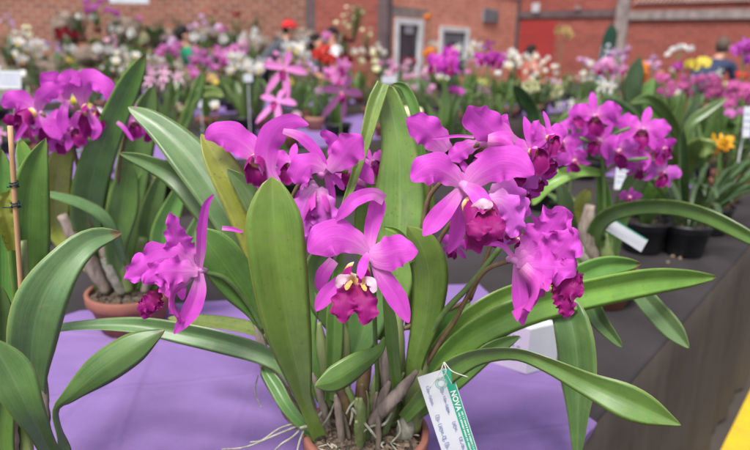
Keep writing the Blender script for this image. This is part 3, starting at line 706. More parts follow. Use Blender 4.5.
for C in ([(438, 380, .745, .5), (446, 372, .735, .5), (444, 362, .74, .5), (452, 371, .735, .5), (468, 377, .735, .5)], [(444, 362, .74, .5), (440, 372, .74, .5), (430, 388, .745, .5)],
          [(442, 366, .742, .5), (448, 377, .745, .5), (452, 384, .748, .5)]):
    P = [at(*c[:3]) for c in C]; vs, fs = tube_geo(P, [c[3]*k for c in C], sides=6); link('string', mesh_from('string', vs, fs), M['string'], T)

# ------------------------------------------------------------------ second orchid, behind to the left
cB = atz(130, 289, .85); cB.z = .752
B = thing('potted_orchid', cB, 'tall magenta orchid in a clay pot at the left, standing behind the bamboo stake', 'orchid')
add_pot(B, cB, .096, .098, nch=110, seed=8)
def leafB(C, mat='leaf_mid', **kw): return leafA(C, mat, plant=B, **kw)
leafB([(104, 292, 1.37, 7), (90, 245, 1.34, 13), (88, 205, 1.31, 18), (96, 165, 1.28, 18), (113, 122, 1.25, 15), (130, 85, 1.22, 12), (146, 54, 1.2, 6)], 'leaf_mid', fold=.2, tipr=.1)
leafB([(122, 292, 1.40, 7), (125, 240, 1.42, 13), (130, 190, 1.43, 18), (140, 135, 1.44, 17), (153, 86, 1.44, 8)], 'leaf_dark', fold=.25)
leafB([(118, 285, 1.33, 6), (116, 245, 1.32, 12), (123, 205, 1.31, 17), (129, 164, 1.31, 9)], 'leaf_mid', fold=.25)
leafB([(122, 262, 1.3, 5), (106, 224, 1.27, 8), (82, 206, 1.25, 8), (42, 193, 1.22, 4)], 'leaf_blue', fold=.4, twist=40)
leafB([(140, 290, 1.38, 6), (146, 250, 1.39, 11), (152, 210, 1.4, 12), (163, 172, 1.41, 6)], 'leaf_dark', fold=.3)
leafB([(142, 290, 1.36, 6), (158, 258, 1.35, 11), (166, 225, 1.35, 13), (186, 178, 1.36, 6)], 'leaf_mid', fold=.3)
leafB([(132, 290, 1.41, 6), (128, 250, 1.42, 10), (138, 210, 1.43, 12), (146, 170, 1.44, 6)], 'leaf_mid', fold=.3)
leafB([(112, 288, 1.35, 6), (96, 250, 1.36, 9), (76, 215, 1.37, 10), (62, 165, 1.38, 5)], 'leaf_dark', fold=.3)
leafB([(92, 270, 1.34, 6), (60, 235, 1.35, 11), (56, 200, 1.33, 15), (60, 165, 1.3, 14), (73, 136, 1.29, 6)], 'leaf_old', fold=.25)
leafB([(108, 280, 1.42, 6), (112, 235, 1.44, 12), (103, 190, 1.46, 12), (100, 150, 1.46, 5)], 'leaf_dark', fold=.3)
leafB([(150, 290, 1.36, 5), (170, 262, 1.35, 8), (190, 240, 1.35, 9), (206, 205, 1.36, 4)], 'leaf_dark', fold=.3)
for C, mt in (([(108, 292, 1.34, 6), (94, 268, 1.33, 8), (76, 240, 1.32, 7), (62, 215, 1.31, 5)], 'sheath'),
              ([(118, 292, 1.36, 4), (108, 262, 1.35, 6), (100, 235, 1.35, 5)], 'sheath'),
              ([(128, 292, 1.34, 5), (124, 265, 1.34, 6), (118, 238, 1.34, 5)], 'bulb'),
              ([(136, 292, 1.38, 5), (140, 265, 1.38, 6), (144, 238, 1.38, 5)], 'bulb'),
              ([(122, 294, 1.33, 4), (112, 275, 1.32, 5), (104, 258, 1.32, 4)], 'root'),
              ([(144, 292, 1.35, 4), (153, 268, 1.35, 6), (158, 246, 1.35, 5)], 'sheath'),
              ([(113, 294, 1.37, 4), (102, 272, 1.37, 5), (90, 256, 1.38, 4)], 'sheath')):
    pxtube('pseudobulb', C, mt, B, rough=.1, seed=rnd.randint(0, 99), sides=10)
for C in ([(96, 250, 1.34, 2), (84, 190, 1.31, 2), (74, 150, 1.27, 2.2), (70, 125, 1.25, 2.2)], [(74, 150, 1.27, 1.8), (60, 132, 1.24, 2), (42, 113, 1.22, 2)],
          [(74, 146, 1.27, 1.8), (86, 134, 1.26, 2), (97, 118, 1.25, 2)], [(120, 250, 1.34, 1.6), (118, 180, 1.3, 1.8), (128, 125, 1.28, 1.8)]):
    pxtube('flower_stalk', C, 'brown_stem', B)
def traced(plant, col_, pets, seps, pm='petal', sm='petal'):
    f = column(col_, 'petal_soft', plant); petals(f, pets, mat=pm, ruf=.18); petals(f, seps, 'sepal', sm, ruf=.05, fold=.2); return f
g1 = traced(B, [(46, 116, 1.23, 2.5), (40, 112, 1.22, 2.5)],
    [[(37, 111, 1.22, 3.4), (25, 102, 1.215, 10.1), (14, 100, 1.21, 10.9), (2, 106, 1.21, 5.0)], [(38, 110, 1.22, 3.4), (42, 98, 1.21, 8.4), (52, 90, 1.21, 9.2), (66, 84, 1.21, 4.2)]],
    [[(36, 113, 1.22, 1.7), (26, 124, 1.21, 3.4), (14, 142, 1.2, 1.7)], [(40, 113, 1.22, 2.5), (50, 125, 1.22, 8.4), (57, 134, 1.22, 7.6), (60, 140, 1.22, 2.5)]])
lip(g1, 34, 112, 1.22, (-.6, -.8, -.5), (0, 0, 1), .05, .012, .026, seed=3)
g2 = traced(B, [(72, 108, 1.25, 2.5), (66, 103, 1.24, 2.5)],
    [[(66, 102, 1.24, 3.4), (56, 90, 1.235, 10.1), (50, 80, 1.23, 10.9), (44, 90, 1.23, 5.0)], [(67, 100, 1.24, 3.4), (66, 86, 1.23, 9.2), (72, 76, 1.23, 8.4), (80, 86, 1.23, 4.2)]],
    [[(67, 100, 1.23, 2.5), (63, 112, 1.22, 5.0), (62, 122, 1.22, 5.9), (64, 134, 1.22, 2.5)]])
g3 = traced(B, [(96, 120, 1.26, 2.5), (90, 108, 1.25, 2.5)],
    [[(84, 108, 1.25, 3.4), (82, 92, 1.24, 9.2), (90, 80, 1.235, 11.8), (106, 88, 1.23, 9.2), (109, 102, 1.23, 4.2)], [(86, 112, 1.25, 3.4), (80, 124, 1.245, 10.1), (76, 134, 1.24, 10.9), (70, 146, 1.24, 5.0)]],
    [[(88, 112, 1.24, 2.5), (94, 122, 1.235, 5.0), (97, 130, 1.23, 5.0), (92, 140, 1.23, 2.5)], [(86, 116, 1.25, 2.5), (84, 130, 1.25, 5.9), (86, 145, 1.25, 2.5)]], pm='petal')
lip(g3, 88, 108, 1.25, (.5, -.8, -.4), (0, 0, 1), .05, .012, .026, seed=5)
rf(133, 122, 1.28, .045, 31, (.2, 0, 0), B); rf(146, 130, 1.30, .034, 32, (.5, 0, -.3), B, mats=('petal', 'petal_deep', 'lip'))
rf(62, 140, 1.27, .040, 33, (-.3, 0, -.2), B); rf(20, 122, 1.24, .034, 34, (-.4, 0, -.3), B, mats=('petal_deep', 'lip', 'lip'))
rf(72, 130, 1.24, .048, 36, (.1, 0, .1), B, roll=.5); rf(50, 128, 1.26, .048, 37, (-.1, 0, .3), B, roll=-.4)
petals(g3, [[(117, 122, 1.2, 2), (124, 128, 1.2, 2.4), (133, 141, 1.2, 1.5)]], 'sepal', ruf=.03)

# ------------------------------------------------------------------ orchid cut by the left edge, with its stake
cC = Vector((-.40, .585, .752))
Cp = thing('potted_orchid', cC, 'flowerless leafy orchid cut off by the left edge, tied to the bamboo stake', 'orchid')
add_pot(Cp, cC, .085, .10, nch=60, seed=5)
def leafC(C, mat='leaf_blue', **kw): return leafA(C, mat, plant=Cp, **kw)
leafC([(44, 430, .72, 6), (34, 388, .70, 12), (32, 345, .69, 24), (42, 300, .69, 27), (66, 262, .71, 19), (92, 240, .735, 13), (122, 233, .76, 5)], 'leaf_blue', fold=.2, tipr=.08, wob=.04)
leafC([(26, 400, .78, 8), (28, 320, .80, 12), (29, 255, .80, 20), (30, 200, .80, 20), (36, 165, .80, 14), (46, 138, .80, 5)], 'leaf_mid', fold=.3)
leafC([(16, 400, .79, 8), (4, 320, .79, 12), (2, 250, .79, 18), (0, 195, .79, 18), (2, 150, .79, 8)], 'leaf_mid', fold=.3)
leafC([(38, 262, .86, 8), (34, 215, .87, 14), (30, 175, .88, 12), (20, 140, .88, 6)], 'leaf_light', fold=.25)
leafC([(6, 440, .74, 7), (2, 380, .73, 12), (4, 335, .72, 14), (0, 285, .71, 6)], 'leaf_dark', fold=.3)
leafC([(64, 480, .64, 9), (44, 440, .60, 10), (26, 405, .58, 17), (8, 368, .58, 24), (-12, 338, .58, 16)], 'leaf_dark', fold=.3, tipr=.3)
leafC([(8, 480, .62, 8), (0, 440, .62, 14), (4, 400, .62, 12), (14, 370, .62, 4)], 'leaf_mid', fold=.3)
leafC([(66, 490, .72, 8), (64, 445, .715, 8), (56, 412, .71, 4), (70, 396, .705, 9), (98, 372, .705, 18), (130, 350, .715, 18), (150, 338, .725, 11), (165, 330, .735, 5)], 'leaf_dark', fold=-.2, twist=[0, 0, 60, 25, 5, 0, 0, 0], n=34, tipr=.1)
for C, mt in (([(46, 450, .71, 5), (44, 420, .71, 6), (43, 390, .71, 5), (41, 362, .71, 4)], 'sheath'), ([(28, 460, .73, 6), (24, 420, .74, 6), (26, 300, .77, 5), (23, 240, .78, 4)], 'bulb'),
              ([(12, 470, .72, 7), (10, 440, .72, 8), (10, 410, .72, 6)], 'sheath'), ([(48, 470, .73, 4), (47, 445, .73, 5), (46, 425, .73, 4)], 'bulb')):
    pxtube('pseudobulb', C, mt, Cp, rough=.1, seed=4, sides=10)
pxblade('dry_sheath', [(12, 250, .775, 5), (8, 225, .77, 9), (4, 205, .77, 9), (10, 190, .77, 4)], 'leaf_old', Cp, fold=.6, wob=.3, ruf=.3)
p0 = at(10, 126, .765); p1 = at(22, 305, .765); p2 = p1+(p1-p0)*1.3
p2 = p0+(p1-p0)*((p0.z-.80)/(p0.z-p1.z))
vs, fs = tube_geo([p0, p1, p2], [.0032, .0032, .0032], sides=10, n=14, rough=.05)
stk = tag(link('bamboo_stake', mesh_from('bamboo_stake', vs, fs), M['wood_stake']), 'thin pale bamboo stake standing upright at the left edge with green wire twisted round it', 'stake')
for (py, w) in ((181, 5), (201, 10)):
    c = p0+(p1-p0)*((py-126)/179); P = []
    for i in range(13): a = i*1.15; P.append(c+Vector((math.cos(a)*.0048, math.sin(a)*.0048, (i-6)*.0006)))
    P += [c+Vector((.008, -.006, .001)), c+Vector((w*.0013, -.008, .002))]
    P = [c+Vector((-w*.0014, -.004, -.003))]+P
    vs, fs = tube_geo(P, [.0009]*len(P), sides=6, n=70); link('wire_tie', mesh_from('wire_tie', vs, fs), M['wire'], stk)

# ------------------------------------------------------------------ orchid to the right behind
cD = atz(606, 268, .85); cD.z = .752
D = thing('potted_orchid', cD, 'orchid with crimson-lipped pink cluster and one long leaf arching to the right edge', 'orchid')
add_pot(D, cD, .085, .098, nch=90, seed=12)
def leafD(C, mat='leaf_mid', **kw): return leafA(C, mat, plant=D, **kw)
leafD([(602, 272, 1.48, 5), (592, 248, 1.45, 8), (600, 222, 1.41, 9), (625, 209, 1.35, 9), (665, 206, 1.28, 10), (705, 215, 1.21, 10), (750, 237, 1.15, 8), (778, 254, 1.12, 4)], 'leaf_mid', fold=.25, twist=[0, 0, 10, 20, 25, 25, 25, 25])
leafD([(606, 270, 1.48, 5), (605, 230, 1.47, 7), (604, 200, 1.46, 8), (600, 172, 1.44, 4)], 'leaf_mid', fold=.3, tipr=.04)
leafD([(601, 173, 1.44, 4), (578, 172, 1.43, 7), (550, 183, 1.42, 9), (532, 205, 1.42, 4)], 'leaf_light', fold=.3, twist=15)
leafD([(612, 262, 1.5, 5), (618, 225, 1.5, 9), (632, 190, 1.5, 12), (646, 160, 1.5, 10), (650, 140, 1.5, 4)], 'leaf_dark', fold=.3)
leafD([(596, 262, 1.49, 5), (588, 232, 1.49, 8), (583, 205, 1.49, 10), (590, 188, 1.49, 4)], 'leaf_old', fold=.3)
leafD([(598, 268, 1.5, 5), (580, 235, 1.52, 7), (566, 205, 1.53, 9), (560, 180, 1.54, 4)], 'leaf_dark', fold=.3)
leafD([(604, 270, 1.46, 5), (576, 262, 1.42, 8), (560, 272, 1.4, 8), (548, 288, 1.38, 3)], 'leaf_mid', fold=.3)
for C, mt in (([(600, 275, 1.46, 6), (592, 255, 1.45, 7), (586, 232, 1.45, 8), (590, 205, 1.45, 5)], 'sheath'), ([(604, 275, 1.48, 6), (606, 255, 1.48, 7), (606, 232, 1.48, 5)], 'bulb'),
              ([(592, 272, 1.44, 5), (583, 258, 1.43, 5), (577, 244, 1.43, 4)], 'root')):
    pxtube('pseudobulb', C, mt, D, rough=.1, seed=4, sides=10)
for C in ([(604, 240, 1.46, 2), (604, 190, 1.44, 2), (602, 150, 1.42, 2.2), (603, 128, 1.42, 1.8)], [(602, 150, 1.42, 1.6), (590, 143, 1.41, 1.8), (580, 138, 1.4, 1.6)],
          [(603, 148, 1.42, 1.6), (616, 134, 1.41, 1.8), (630, 128, 1.4, 1.6)], [(604, 172, 1.43, 1.6), (620, 162, 1.41, 1.8), (648, 158, 1.4, 1.6)]):
    pxtube('flower_stalk', C, 'green_stem', D)
for i, (px, py, s, off, roll, mt) in enumerate((
    (595, 116, .062, (-.1, 0, -.1), .25, 'petal'), (642, 130, .064, (.15, 0, .05), -.15, 'petal'), (562, 142, .056, (-.4, 0, 0), .1, 'petal'),
    (618, 150, .050, (.1, 0, -.5), .4, 'petal_soft'), (662, 172, .048, (.4, 0, -.2), -.2, 'petal_soft'), (618, 160, .034, (0, 0, -.6), 1.0, 'petal_soft'),
    (664, 148, .034, (.8, 0, -.1), .3, 'petal_deep'), (578, 118, .040, (-.6, 0, .3), .8, 'petal'), (628, 142, .048, (-.2, 0, .5), .9, 'petal_soft'), (600, 140, .050, (-.3, 0, -.2), -.5, 'petal'), (652, 152, .050, (.4, 0, .3), .5, 'petal'), (548, 156, .046, (-.5, 0, -.2), -.3, 'petal_soft'), (574, 160, .040, (-.2, 0, -.5), .4, 'petal'), (630, 196, .030, (.1, 0, -.9), 0, 'petal'), (640, 168, .040, (.1, 0, -.7), 0, 'petal'))):
    rf(px, py, 1.40+.02*(i % 3), s, 50+i, off, D, roll=roll, mats=(mt, mt, 'lip'), droop=.25)
# its pink printed card
def flat_card(name, quad, Y, label, mat='white_plastic', thick=.0012, edge=None):
    P = [at(px, py, y) for (px, py), y in zip(quad, Y)]
    n = (P[1]-P[0]).cross(P[3]-P[0]).normalized()
    if n.dot(CAM-P[0]) < 0: n = -n
    vs = P+[p-n*thick for p in P]; fs = [(0, 1, 2, 3), (7, 6, 5, 4), (0, 4, 5, 1), (1, 5, 6, 2), (2, 6, 7, 3), (3, 7, 4, 0)]
    o = tag(link(name, mesh_from(name, vs, fs, smooth=False), M[mat]), label, 'tag')
    if edge:
        a, b = P[edge[0]], P[edge[1]]; c = sum(P, Vector())/4; w = .14
        q = [a+n*.0006, b+n*.0006, b.lerp(c, w)+n*.0006, a.lerp(c, w)+n*.0006]
        link('green_border', mesh_from('green_border', q, [(0, 1, 2, 3)], smooth=False), M['green_print'], o)
    return o
flat_card('plant_tag', [(614, 219), (648, 240), (641, 252), (606, 230)], [1.40, 1.36, 1.36, 1.40], 'blank white green-edged tag leaning on a pot under the long arching leaf at right', edge=(0, 1))
# ------------------------------------------------------------------ ground, tables, cloths
M['floor'] = plain('floor_concrete', (.045, .036, .030), (.065, .053, .045), 3, .8, .2)
M['yellow_paint'] = plain('yellow_paint', (.62, .42, .02), (.50, .34, .03), 12, .6, .1)
M['wood'] = plain('table_wood', (.22, .13, .07), (.16, .09, .05), 8, .6, .2, stretch=(1, 8, 8))
def cloth_mat(name, c, c2, streak=None, rough=.9):
    mt, nt, b, out = newmat(name); g = G(nt); tc = g.n('ShaderNodeTexCoord')
    f = g.noise(tc.outputs['Object'], 3.2, 5, .6); wv = g.noise(g.map(tc.outputs['Object'], (1, 1, 1)), 900, 2, .5)
    base = g.mix(g.ramp(f, .3, .7), c, c2)
    base = g.mix(g.math('MULTIPLY', g.ramp(wv, .4, .7), .25), base, tuple(x*.7 for x in c))
    if streak:
        s_ = g.noise(g.map(tc.outputs['UV'], (14, .6, 1)), 1.0, 4, .6)
        base = g.mix(g.math('MULTIPLY', g.ramp(s_, .45, .8), .6), base, streak)
    nt.links.new(base, b.inputs['Base Color']); b.inputs['Roughness'].default_value = rough
    b.inputs['Specular IOR Level'].default_value = .05
    big = g.noise(tc.outputs['Object'], 9, 6, .62)
    nt.links.new(g.bump(g.math('ADD', big, g.math('MULTIPLY', wv, .06)), .35, .012), b.inputs['Normal'])
    return mt
M['lavender'] = cloth_mat('lavender_felt', srgb(120, 96, 148), srgb(128, 104, 155))
M['grey_cloth'] = cloth_mat('charcoal_cloth', (.034, .030, .032), (.048, .043, .045))
M['drape_cloth'] = cloth_mat('charcoal_drape', (.078, .064, .055), (.095, .080, .068), streak=(.12, .105, .088))

S = 60
fl = setting(link('floor', mesh_from('floor', [(-S, -S, 0), (S, -S, 0), (S, S, 0), (-S, S, 0)], [(0, 1, 2, 3)], smooth=False), M['floor']))
y0 = atz(722, 448, 0); sY, tY = to_st(y0)
q = [st(-3, tY), st(-3, tY-.14), st(14, tY-.14), st(14, tY)]
for v in q: v.z = .004
setting(link('floor_line', mesh_from('floor_line', q, [(0, 1, 2, 3)], smooth=False), M['yellow_paint']))

def fold_fn(s, seed): return .5*math.sin(s*17+seed)+.35*math.sin(s*41+seed*2)+.3*math.sin(s*7.3+seed*3)
def table(s0, s1, t0, t1, label, clab, seed):
    T_ = thing('display_table', st(s0, t0), label, 'table', None)
    vs = []; fs = []
    b = [st(s0, t0, .72), st(s1, t0, .72), st(s1, t1, .72), st(s0, t1, .72)]
    vs = b+[Vector((v.x, v.y, .746)) for v in b]
    fs = [(3, 2, 1, 0), (4, 5, 6, 7), (0, 1, 5, 4), (1, 2, 6, 5), (2, 3, 7, 6), (3, 0, 4, 7)]
    link('table_top', mesh_from('table_top', vs, fs, smooth=False), M['wood'], T_)
    nl = max(2, int((s1-s0)/2.4)+1)
    for i in range(nl):
        for tt in (t0+.12, t1-.12):
            s = s0+.12+(s1-s0-.24)*i/(nl-1); c = st(s, tt)
            box('leg', (c.x, c.y, .36), (.06, .06, .72), 'wood', T_)
    # cloth: top sheet and both long sides and ends hanging in soft folds
    nS = int((s1-s0)*16); vs = []; fs = []; uvs = []
    prof = []
    for k in range(9): prof.append((-1, .03+(.72-.0)*k/8))     # down the near side
    for i in range(nS+1):
        s = s0-.006+(s1-s0+.012)*i/nS; f = fold_fn(s, seed); f2 = fold_fn(s+5, seed+1)
        row = []
        for k in range(9):
            z = .015+.725*k/8; a = (1-k/8); row.append((t0-.008-a*(.012+.020*f)-.004*a*a, z))
        row += [(t0-.004, .7485), (t0+.006, .7505)]
        for k in range(1, 10): row.append((t0+(t1-t0)*k/10, .7505))
        row += [(t1-.006, .7505), (t1+.004, .7485)]
        for k in range(8, -1, -1):
            z = .015+.725*k/8; a = (1-k/8); row.append((t1+.008+a*(.045+.022*f2), z))
        for j, (t, z) in enumerate(row): vs.append(st(s, t, z)); uvs.append((s, j/len(row)*6))
    w = len(row)
    for i in range(nS):
        for j in range(w-1): a = i*w+j; fs.append((a, a+w, a+w+1, a+1))
    for i, rev in ((0, False), (nS, True)):               # end falls
        e = [i*w+8+k for k in range(w-16)]
        b0 = len(vs)
        for k, vi in enumerate(e): v = vs[vi]; s_, t_ = to_st(v); vs.append(st(s_+(-.03 if i == 0 else .03)*(1+.4*math.sin(k*3)), t_, .015)); uvs.append((k*.3, 0))
        for k in range(len(e)-1):
            f = (e[k], e[k+1], b0+k+1, b0+k); fs.append(f if not rev else tuple(reversed(f)))
    c = link('tablecloth', mesh_from('tablecloth', vs, fs, uvs), M['grey_cloth']); c.data.materials.append(M['drape_cloth'])
    for p in c.data.polygons:
        if p.center.z < .74: p.material_index = 1
    tag(c, clab, 'tablecloth')
tabs = [(-1.2, 9.5, 0, 1.75, 'long display table nearest the camera, its right side running away to the right', 'dark grey cloth on the nearest table, hanging down its right side'),
        (-2.0, 13, 2.5, 3.9, 'second long display table, behind the nearest one', 'dark cloth covering the second long table from the camera'),
        (0, 13, 4.6, 6.0, 'third long display table, in front of the glazed door', 'dark cloth covering the third long table, in front of the glazed door'),
        (-2, 6.4, 6.8, 8.2, 'fourth long display table, in front of the rockery', 'dark cloth covering the fourth long table, nearest the rockery')]
for i, (a, b, c, d, l1, l2) in enumerate(tabs): table(a, b, c, d, l1, l2, i*1.7)

# lavender cloths: sheets lying on the charcoal ones
def sheet(poly_px=None, poly=None, label='', z=.7545, name='lavender_cloth', hang=None, crease=None, seg=110):
    P = [atz(x, y, .75) for x, y in poly_px] if poly_px else poly
    P = [Vector((p.x, p.y, z)) for p in P]
    bm = bmesh.new(); vv = [bm.verts.new(p) for p in P]; bm.faces.new(vv)
    bmesh.ops.triangulate(bm, faces=bm.faces[:])
    me = bpy.data.meshes.new(name)
    xs = [p.x for p in P]; ys = [p.y for p in P]
    bm.free()
    # grid clipped to the polygon
    step = max((max(xs)-min(xs)), (max(ys)-min(ys)))/110
    bm = bmesh.new(); bmesh.ops.create_grid(bm, x_segments=seg, y_segments=seg, size=.5)
    cx, cy = (max(xs)+min(xs))/2, (max(ys)+min(ys))/2; sc = max(max(xs)-min(xs), max(ys)-min(ys))*1.02
    for v in bm.verts: v.co = Vector((cx+v.co.x*sc, cy+v.co.y*sc, z))
    area = sum(P[i].x*P[(i+1) % len(P)].y-P[(i+1) % len(P)].x*P[i].y for i in range(len(P)))
    for i in range(len(P)):
        a, b = P[i], P[(i+1) % len(P)]; nn = Vector((b.y-a.y, a.x-b.x, 0)).normalized()
        if area < 0: nn = -nn
        bmesh.ops.bisect_plane(bm, geom=bm.verts[:]+bm.edges[:]+bm.faces[:], plane_co=a, plane_no=nn, clear_outer=True)
    for v in bm.verts:
        s_, t_ = to_st(v.co)
        h = .008*noise.noise(Vector((v.co.x*3, v.co.y*3, 1)))+.0025*noise.noise(Vector((v.co.x*15, v.co.y*17, 4)))
        if crease:
            for (ca, cb) in crease:
                a = atz(*ca, .75); b = atz(*cb, .75); dd = Vector((b.x-a.x, b.y-a.y, 0)).normalized(); w = Vector((v.co.x-a.x, v.co.y-a.y, 0))
                h += .0030*math.exp(-(w.cross(dd).z/.0045)**2)+.0030*math.exp(-((w.cross(dd).z-.02)/.02)**2)
        v.co.z = z+abs(h)+.0005
        if t_ < .0: v.co.z = z+t_*1.9 if t_ > -.0 else v.co.z
        if hang and t_ < .004:
            d_ = .004-t_; p2 = st(s_, -.014-d_*.05-.012*math.sin(s_*30)*min(1, d_*20)); v.co.x, v.co.y = p2.x, p2.y; v.co.z = z-d_
    bm.to_mesh(me); bm.free(); me.polygons.foreach_set('use_smooth', [True]*len(me.polygons))
    return tag(link(name, me, M['lavender']), label, 'cloth')
# nearest cloth (convex, lies askew on the table, its near right corner falls over the edge)
pl = [atz(80, 313, .75), atz(250, 258, .75), atz(440, 205, .75), atz(497, 262, .75), atz(548, 350, .75), atz(600, 398, .75)]
s_, t_ = to_st(pl[5]); pl += [st(s_-.18, -.22), st(-1.0, -.22), st(-1.0, 1.6)]
sheet(poly=pl, label='lavender cloth under the nearest potted orchid, its corner hanging over the table edge', hang=True,
      crease=[((152, 352), (118, 448)), ((560, 390), (400, 372)), ((100, 395), (300, 372)), ((470, 440), (600, 425)), ((205, 300), (170, 330)), ((230, 445), (262, 350))], seg=460)
def rect(s0, s1, t0, t1): return [st(s0, t0), st(s1, t0), st(s1, t1), st(s0, t1)]
lav = [(rect(2.35, 3.5, .25, 1.65), 'lavender cloth under the yellow flowered plant at the right of the nearest table'),
       (rect(-1.0, 1.6, 2.6, 3.8), 'lavender cloth on the second table at the left, beyond the tall magenta orchid'),
       (rect(1.9, 4.4, 2.6, 3.8), 'lavender cloth on the second table, seen behind the star shaped pink flowers'),
       (rect(5.0, 8.2, 2.6, 3.8), 'lavender cloth on the second table below the two cream flowers'),
       (rect(1.0, 5.0, 4.7, 5.9), 'lavender cloth on the third table, in front of the glazed door'),
       (rect(-1.0, 4.0, 6.9, 8.1), 'lavender cloth on the fourth table, before the rockery'),
       (rect(4.3, 6.5, .25, 1.65), 'lavender cloth far along the nearest table')]
for p, l in lav: sheet(poly=p, label=l)

# ------------------------------------------------------------------ walls
def brick_mat(name, c1, c2, mortar, scale=1.0):
    mt, nt, b, out = newmat(name); g = G(nt); tc = g.n('ShaderNodeTexCoord')
    sp = g.n('ShaderNodeSeparateXYZ'); nt.links.new(tc.outputs['UV'], sp.inputs[0])
    br = g.n('ShaderNodeTexBrick'); nt.links.new(tc.outputs['UV'], br.inputs['Vector'])
    br.inputs['Scale'].default_value = 1; br.inputs['Brick Width'].default_value = .26; br.inputs['Row Height'].default_value = .10
    br.inputs['Mortar Size'].default_value = .016; br.inputs['Bias'].default_value = -.1
    br.inputs['Color1'].default_value = col4(c1); br.inputs['Color2'].default_value = col4(c2); br.inputs['Mortar'].default_value = col4(mortar)
    f = g.noise(tc.outputs['UV'], 1.3, 5, .65); f2 = g.noise(g.map(tc.outputs['UV'], (4.5, 11.7, 1)), 1, 1, .5)
    base = g.mix(g.math('MULTIPLY', g.ramp(f, .35, .75), .5), br.outputs[0], tuple(x*.62 for x in c1))
    base = g.mix(g.math('MULTIPLY', g.ramp(f2, .62, .72), .6), base, (.10, .05, .045))
    nt.links.new(base, b.inputs['Base Color']); b.inputs['Roughness'].default_value = .9
    nt.links.new(g.bump(br.outputs['Fac'], -.4, .006), b.inputs['Normal'])
    return mt
M['brick_orange'] = brick_mat('brick_orange', srgb(218, 134, 108), srgb(184, 102, 82), srgb(206, 164, 148))
M['brick_brown'] = brick_mat('brick_brown', srgb(150, 92, 74), srgb(112, 66, 54), srgb(156, 128, 114))
M['brick_red'] = brick_mat('brick_red', srgb(156, 78, 68), srgb(124, 56, 50), srgb(142, 92, 80))
M['brick_bright'] = brick_mat('brick_painted_red', srgb(164, 44, 44), srgb(150, 38, 40), srgb(140, 60, 54))
M['concrete'] = plain('concrete', srgb(150, 138, 134), srgb(118, 106, 104), 6, .9, .3, .006)
M['concrete_dark'] = plain('concrete_dark', srgb(104, 88, 90), srgb(84, 70, 74), 6, .9, .3, .006)
M['frame_white'] = plain('white_frame', (.75, .76, .78), None, 6, .5, .05)
M['louvre'] = plain('grey_louvre', srgb(140, 142, 148), srgb(120, 122, 130), 6, .6, .05)
M['dark_glass'] = plain('dark_glass', (.03, .035, .045), (.06, .07, .09), 3, .12, 0, spec=.6)
M['rock'] = plain('rock', srgb(140, 122, 110), srgb(80, 70, 62), 9, .95, .8, .05)
def wall(name, A_, B_, z1, mat, label, th=.25, z0=0, holes=(), parent=None):
    """brick wall from A to B (front face towards the camera), holes = (u0,u1,v0,v1) in metres"""
    L = (B_-A_).length; u = (B_-A_).normalized(); nrm = Vector((u.y, -u.x, 0))
    if nrm.dot(CAM-A_) < 0: nrm = -nrm
    us = sorted({0, L}|{h[0] for h in holes}|{h[1] for h in holes}); zs = sorted({z0, z1}|{h[2] for h in holes}|{h[3] for h in holes})
    vs = []; fs = []; uvs = []
    def quad(P, U):
        b = len(vs); vs.extend(P); uvs.extend(U); fs.append((b, b+1, b+2, b+3))
    def inh(a, c): return any(h[0] <= a < h[1] and h[2] <= c < h[3] for h in holes)
    P = lambda a, z, k=0: A_+u*a-nrm*(th*k)+Vector((0, 0, z))
    for i in range(len(us)-1):
        for j in range(len(zs)-1):
            if inh(us[i], zs[j]): continue
            a, b, c, d = us[i], us[i+1], zs[j], zs[j+1]
            for k in (0, 1): quad([P(a, c, k), P(b, c, k), P(b, d, k), P(a, d, k)], [(a, c), (b, c), (b, d), (a, d)])
    quad([P(0, z0), P(0, z1), P(0, z1, 1), P(0, z0, 1)], [(0, z0), (0, z1), (th, z1), (th, z0)])
    quad([P(L, z0), P(L, z1), P(L, z1, 1), P(L, z0, 1)], [(0, z0), (0, z1), (th, z1), (th, z0)])
    quad([P(0, z1), P(L, z1), P(L, z1, 1), P(0, z1, 1)], [(0, 0), (L, 0), (L, th), (0, th)])
    for h in holes:
        a, b, c, d = h
        quad([P(a, c), P(a, d), P(a, d, 1), P(a, c, 1)], [(0, c), (0, d), (th, d), (th, c)])
        quad([P(b, c), P(b, d), P(b, d, 1), P(b, c, 1)], [(0, c), (0, d), (th, d), (th, c)])
        quad([P(a, d), P(b, d), P(b, d, 1), P(a, d, 1)], [(a, 0), (b, 0), (b, th), (a, th)])
        if c > z0: quad([P(a, c), P(b, c), P(b, c, 1), P(a, c, 1)], [(a, 0), (b, 0), (b, th), (a, th)])
    o = link(name, mesh_from(name, vs, fs, uvs, smooth=False), M[mat])
    tag(o, label, 'wall')
    return o, (A_, u, nrm, L)
def wbox(name, fr, a0, a1, z0, z1, out0, out1, mat, parent):
    A_, u, nrm, L = fr; c = A_+u*((a0+a1)/2)+nrm*((out0+out1)/2)+Vector((0, 0, (z0+z1)/2))
    rot = Matrix((u, nrm, Vector((0, 0, 1)))).transposed()
    o = box(name, c, (a1-a0, abs(out1-out0), z1-z0), mat, parent, rot)
    ul = o.data.uv_layers.new(name='UVMap')
    for lp in o.data.loops: v = o.data.vertices[lp.vertex_index].co; ul.data[lp.index].uv = ((v-A_).dot(u), v.z)
    return o
def along(fr, px, zh=None):        # metres along the wall where photo column px (near the wall's top) meets it
    A_, u, nrm, L = fr; d = ray(px, 20); d = Vector((d.x, d.y, 0)); o = CAM-A_; o.z = 0
    den = d.x*u.y-d.y*u.x; return -(o.x*d.y-o.y*d.x)/den*-1 if False else (o.x*d.y-o.y*d.x)/-(d.x*u.y-d.y*u.x)*-1
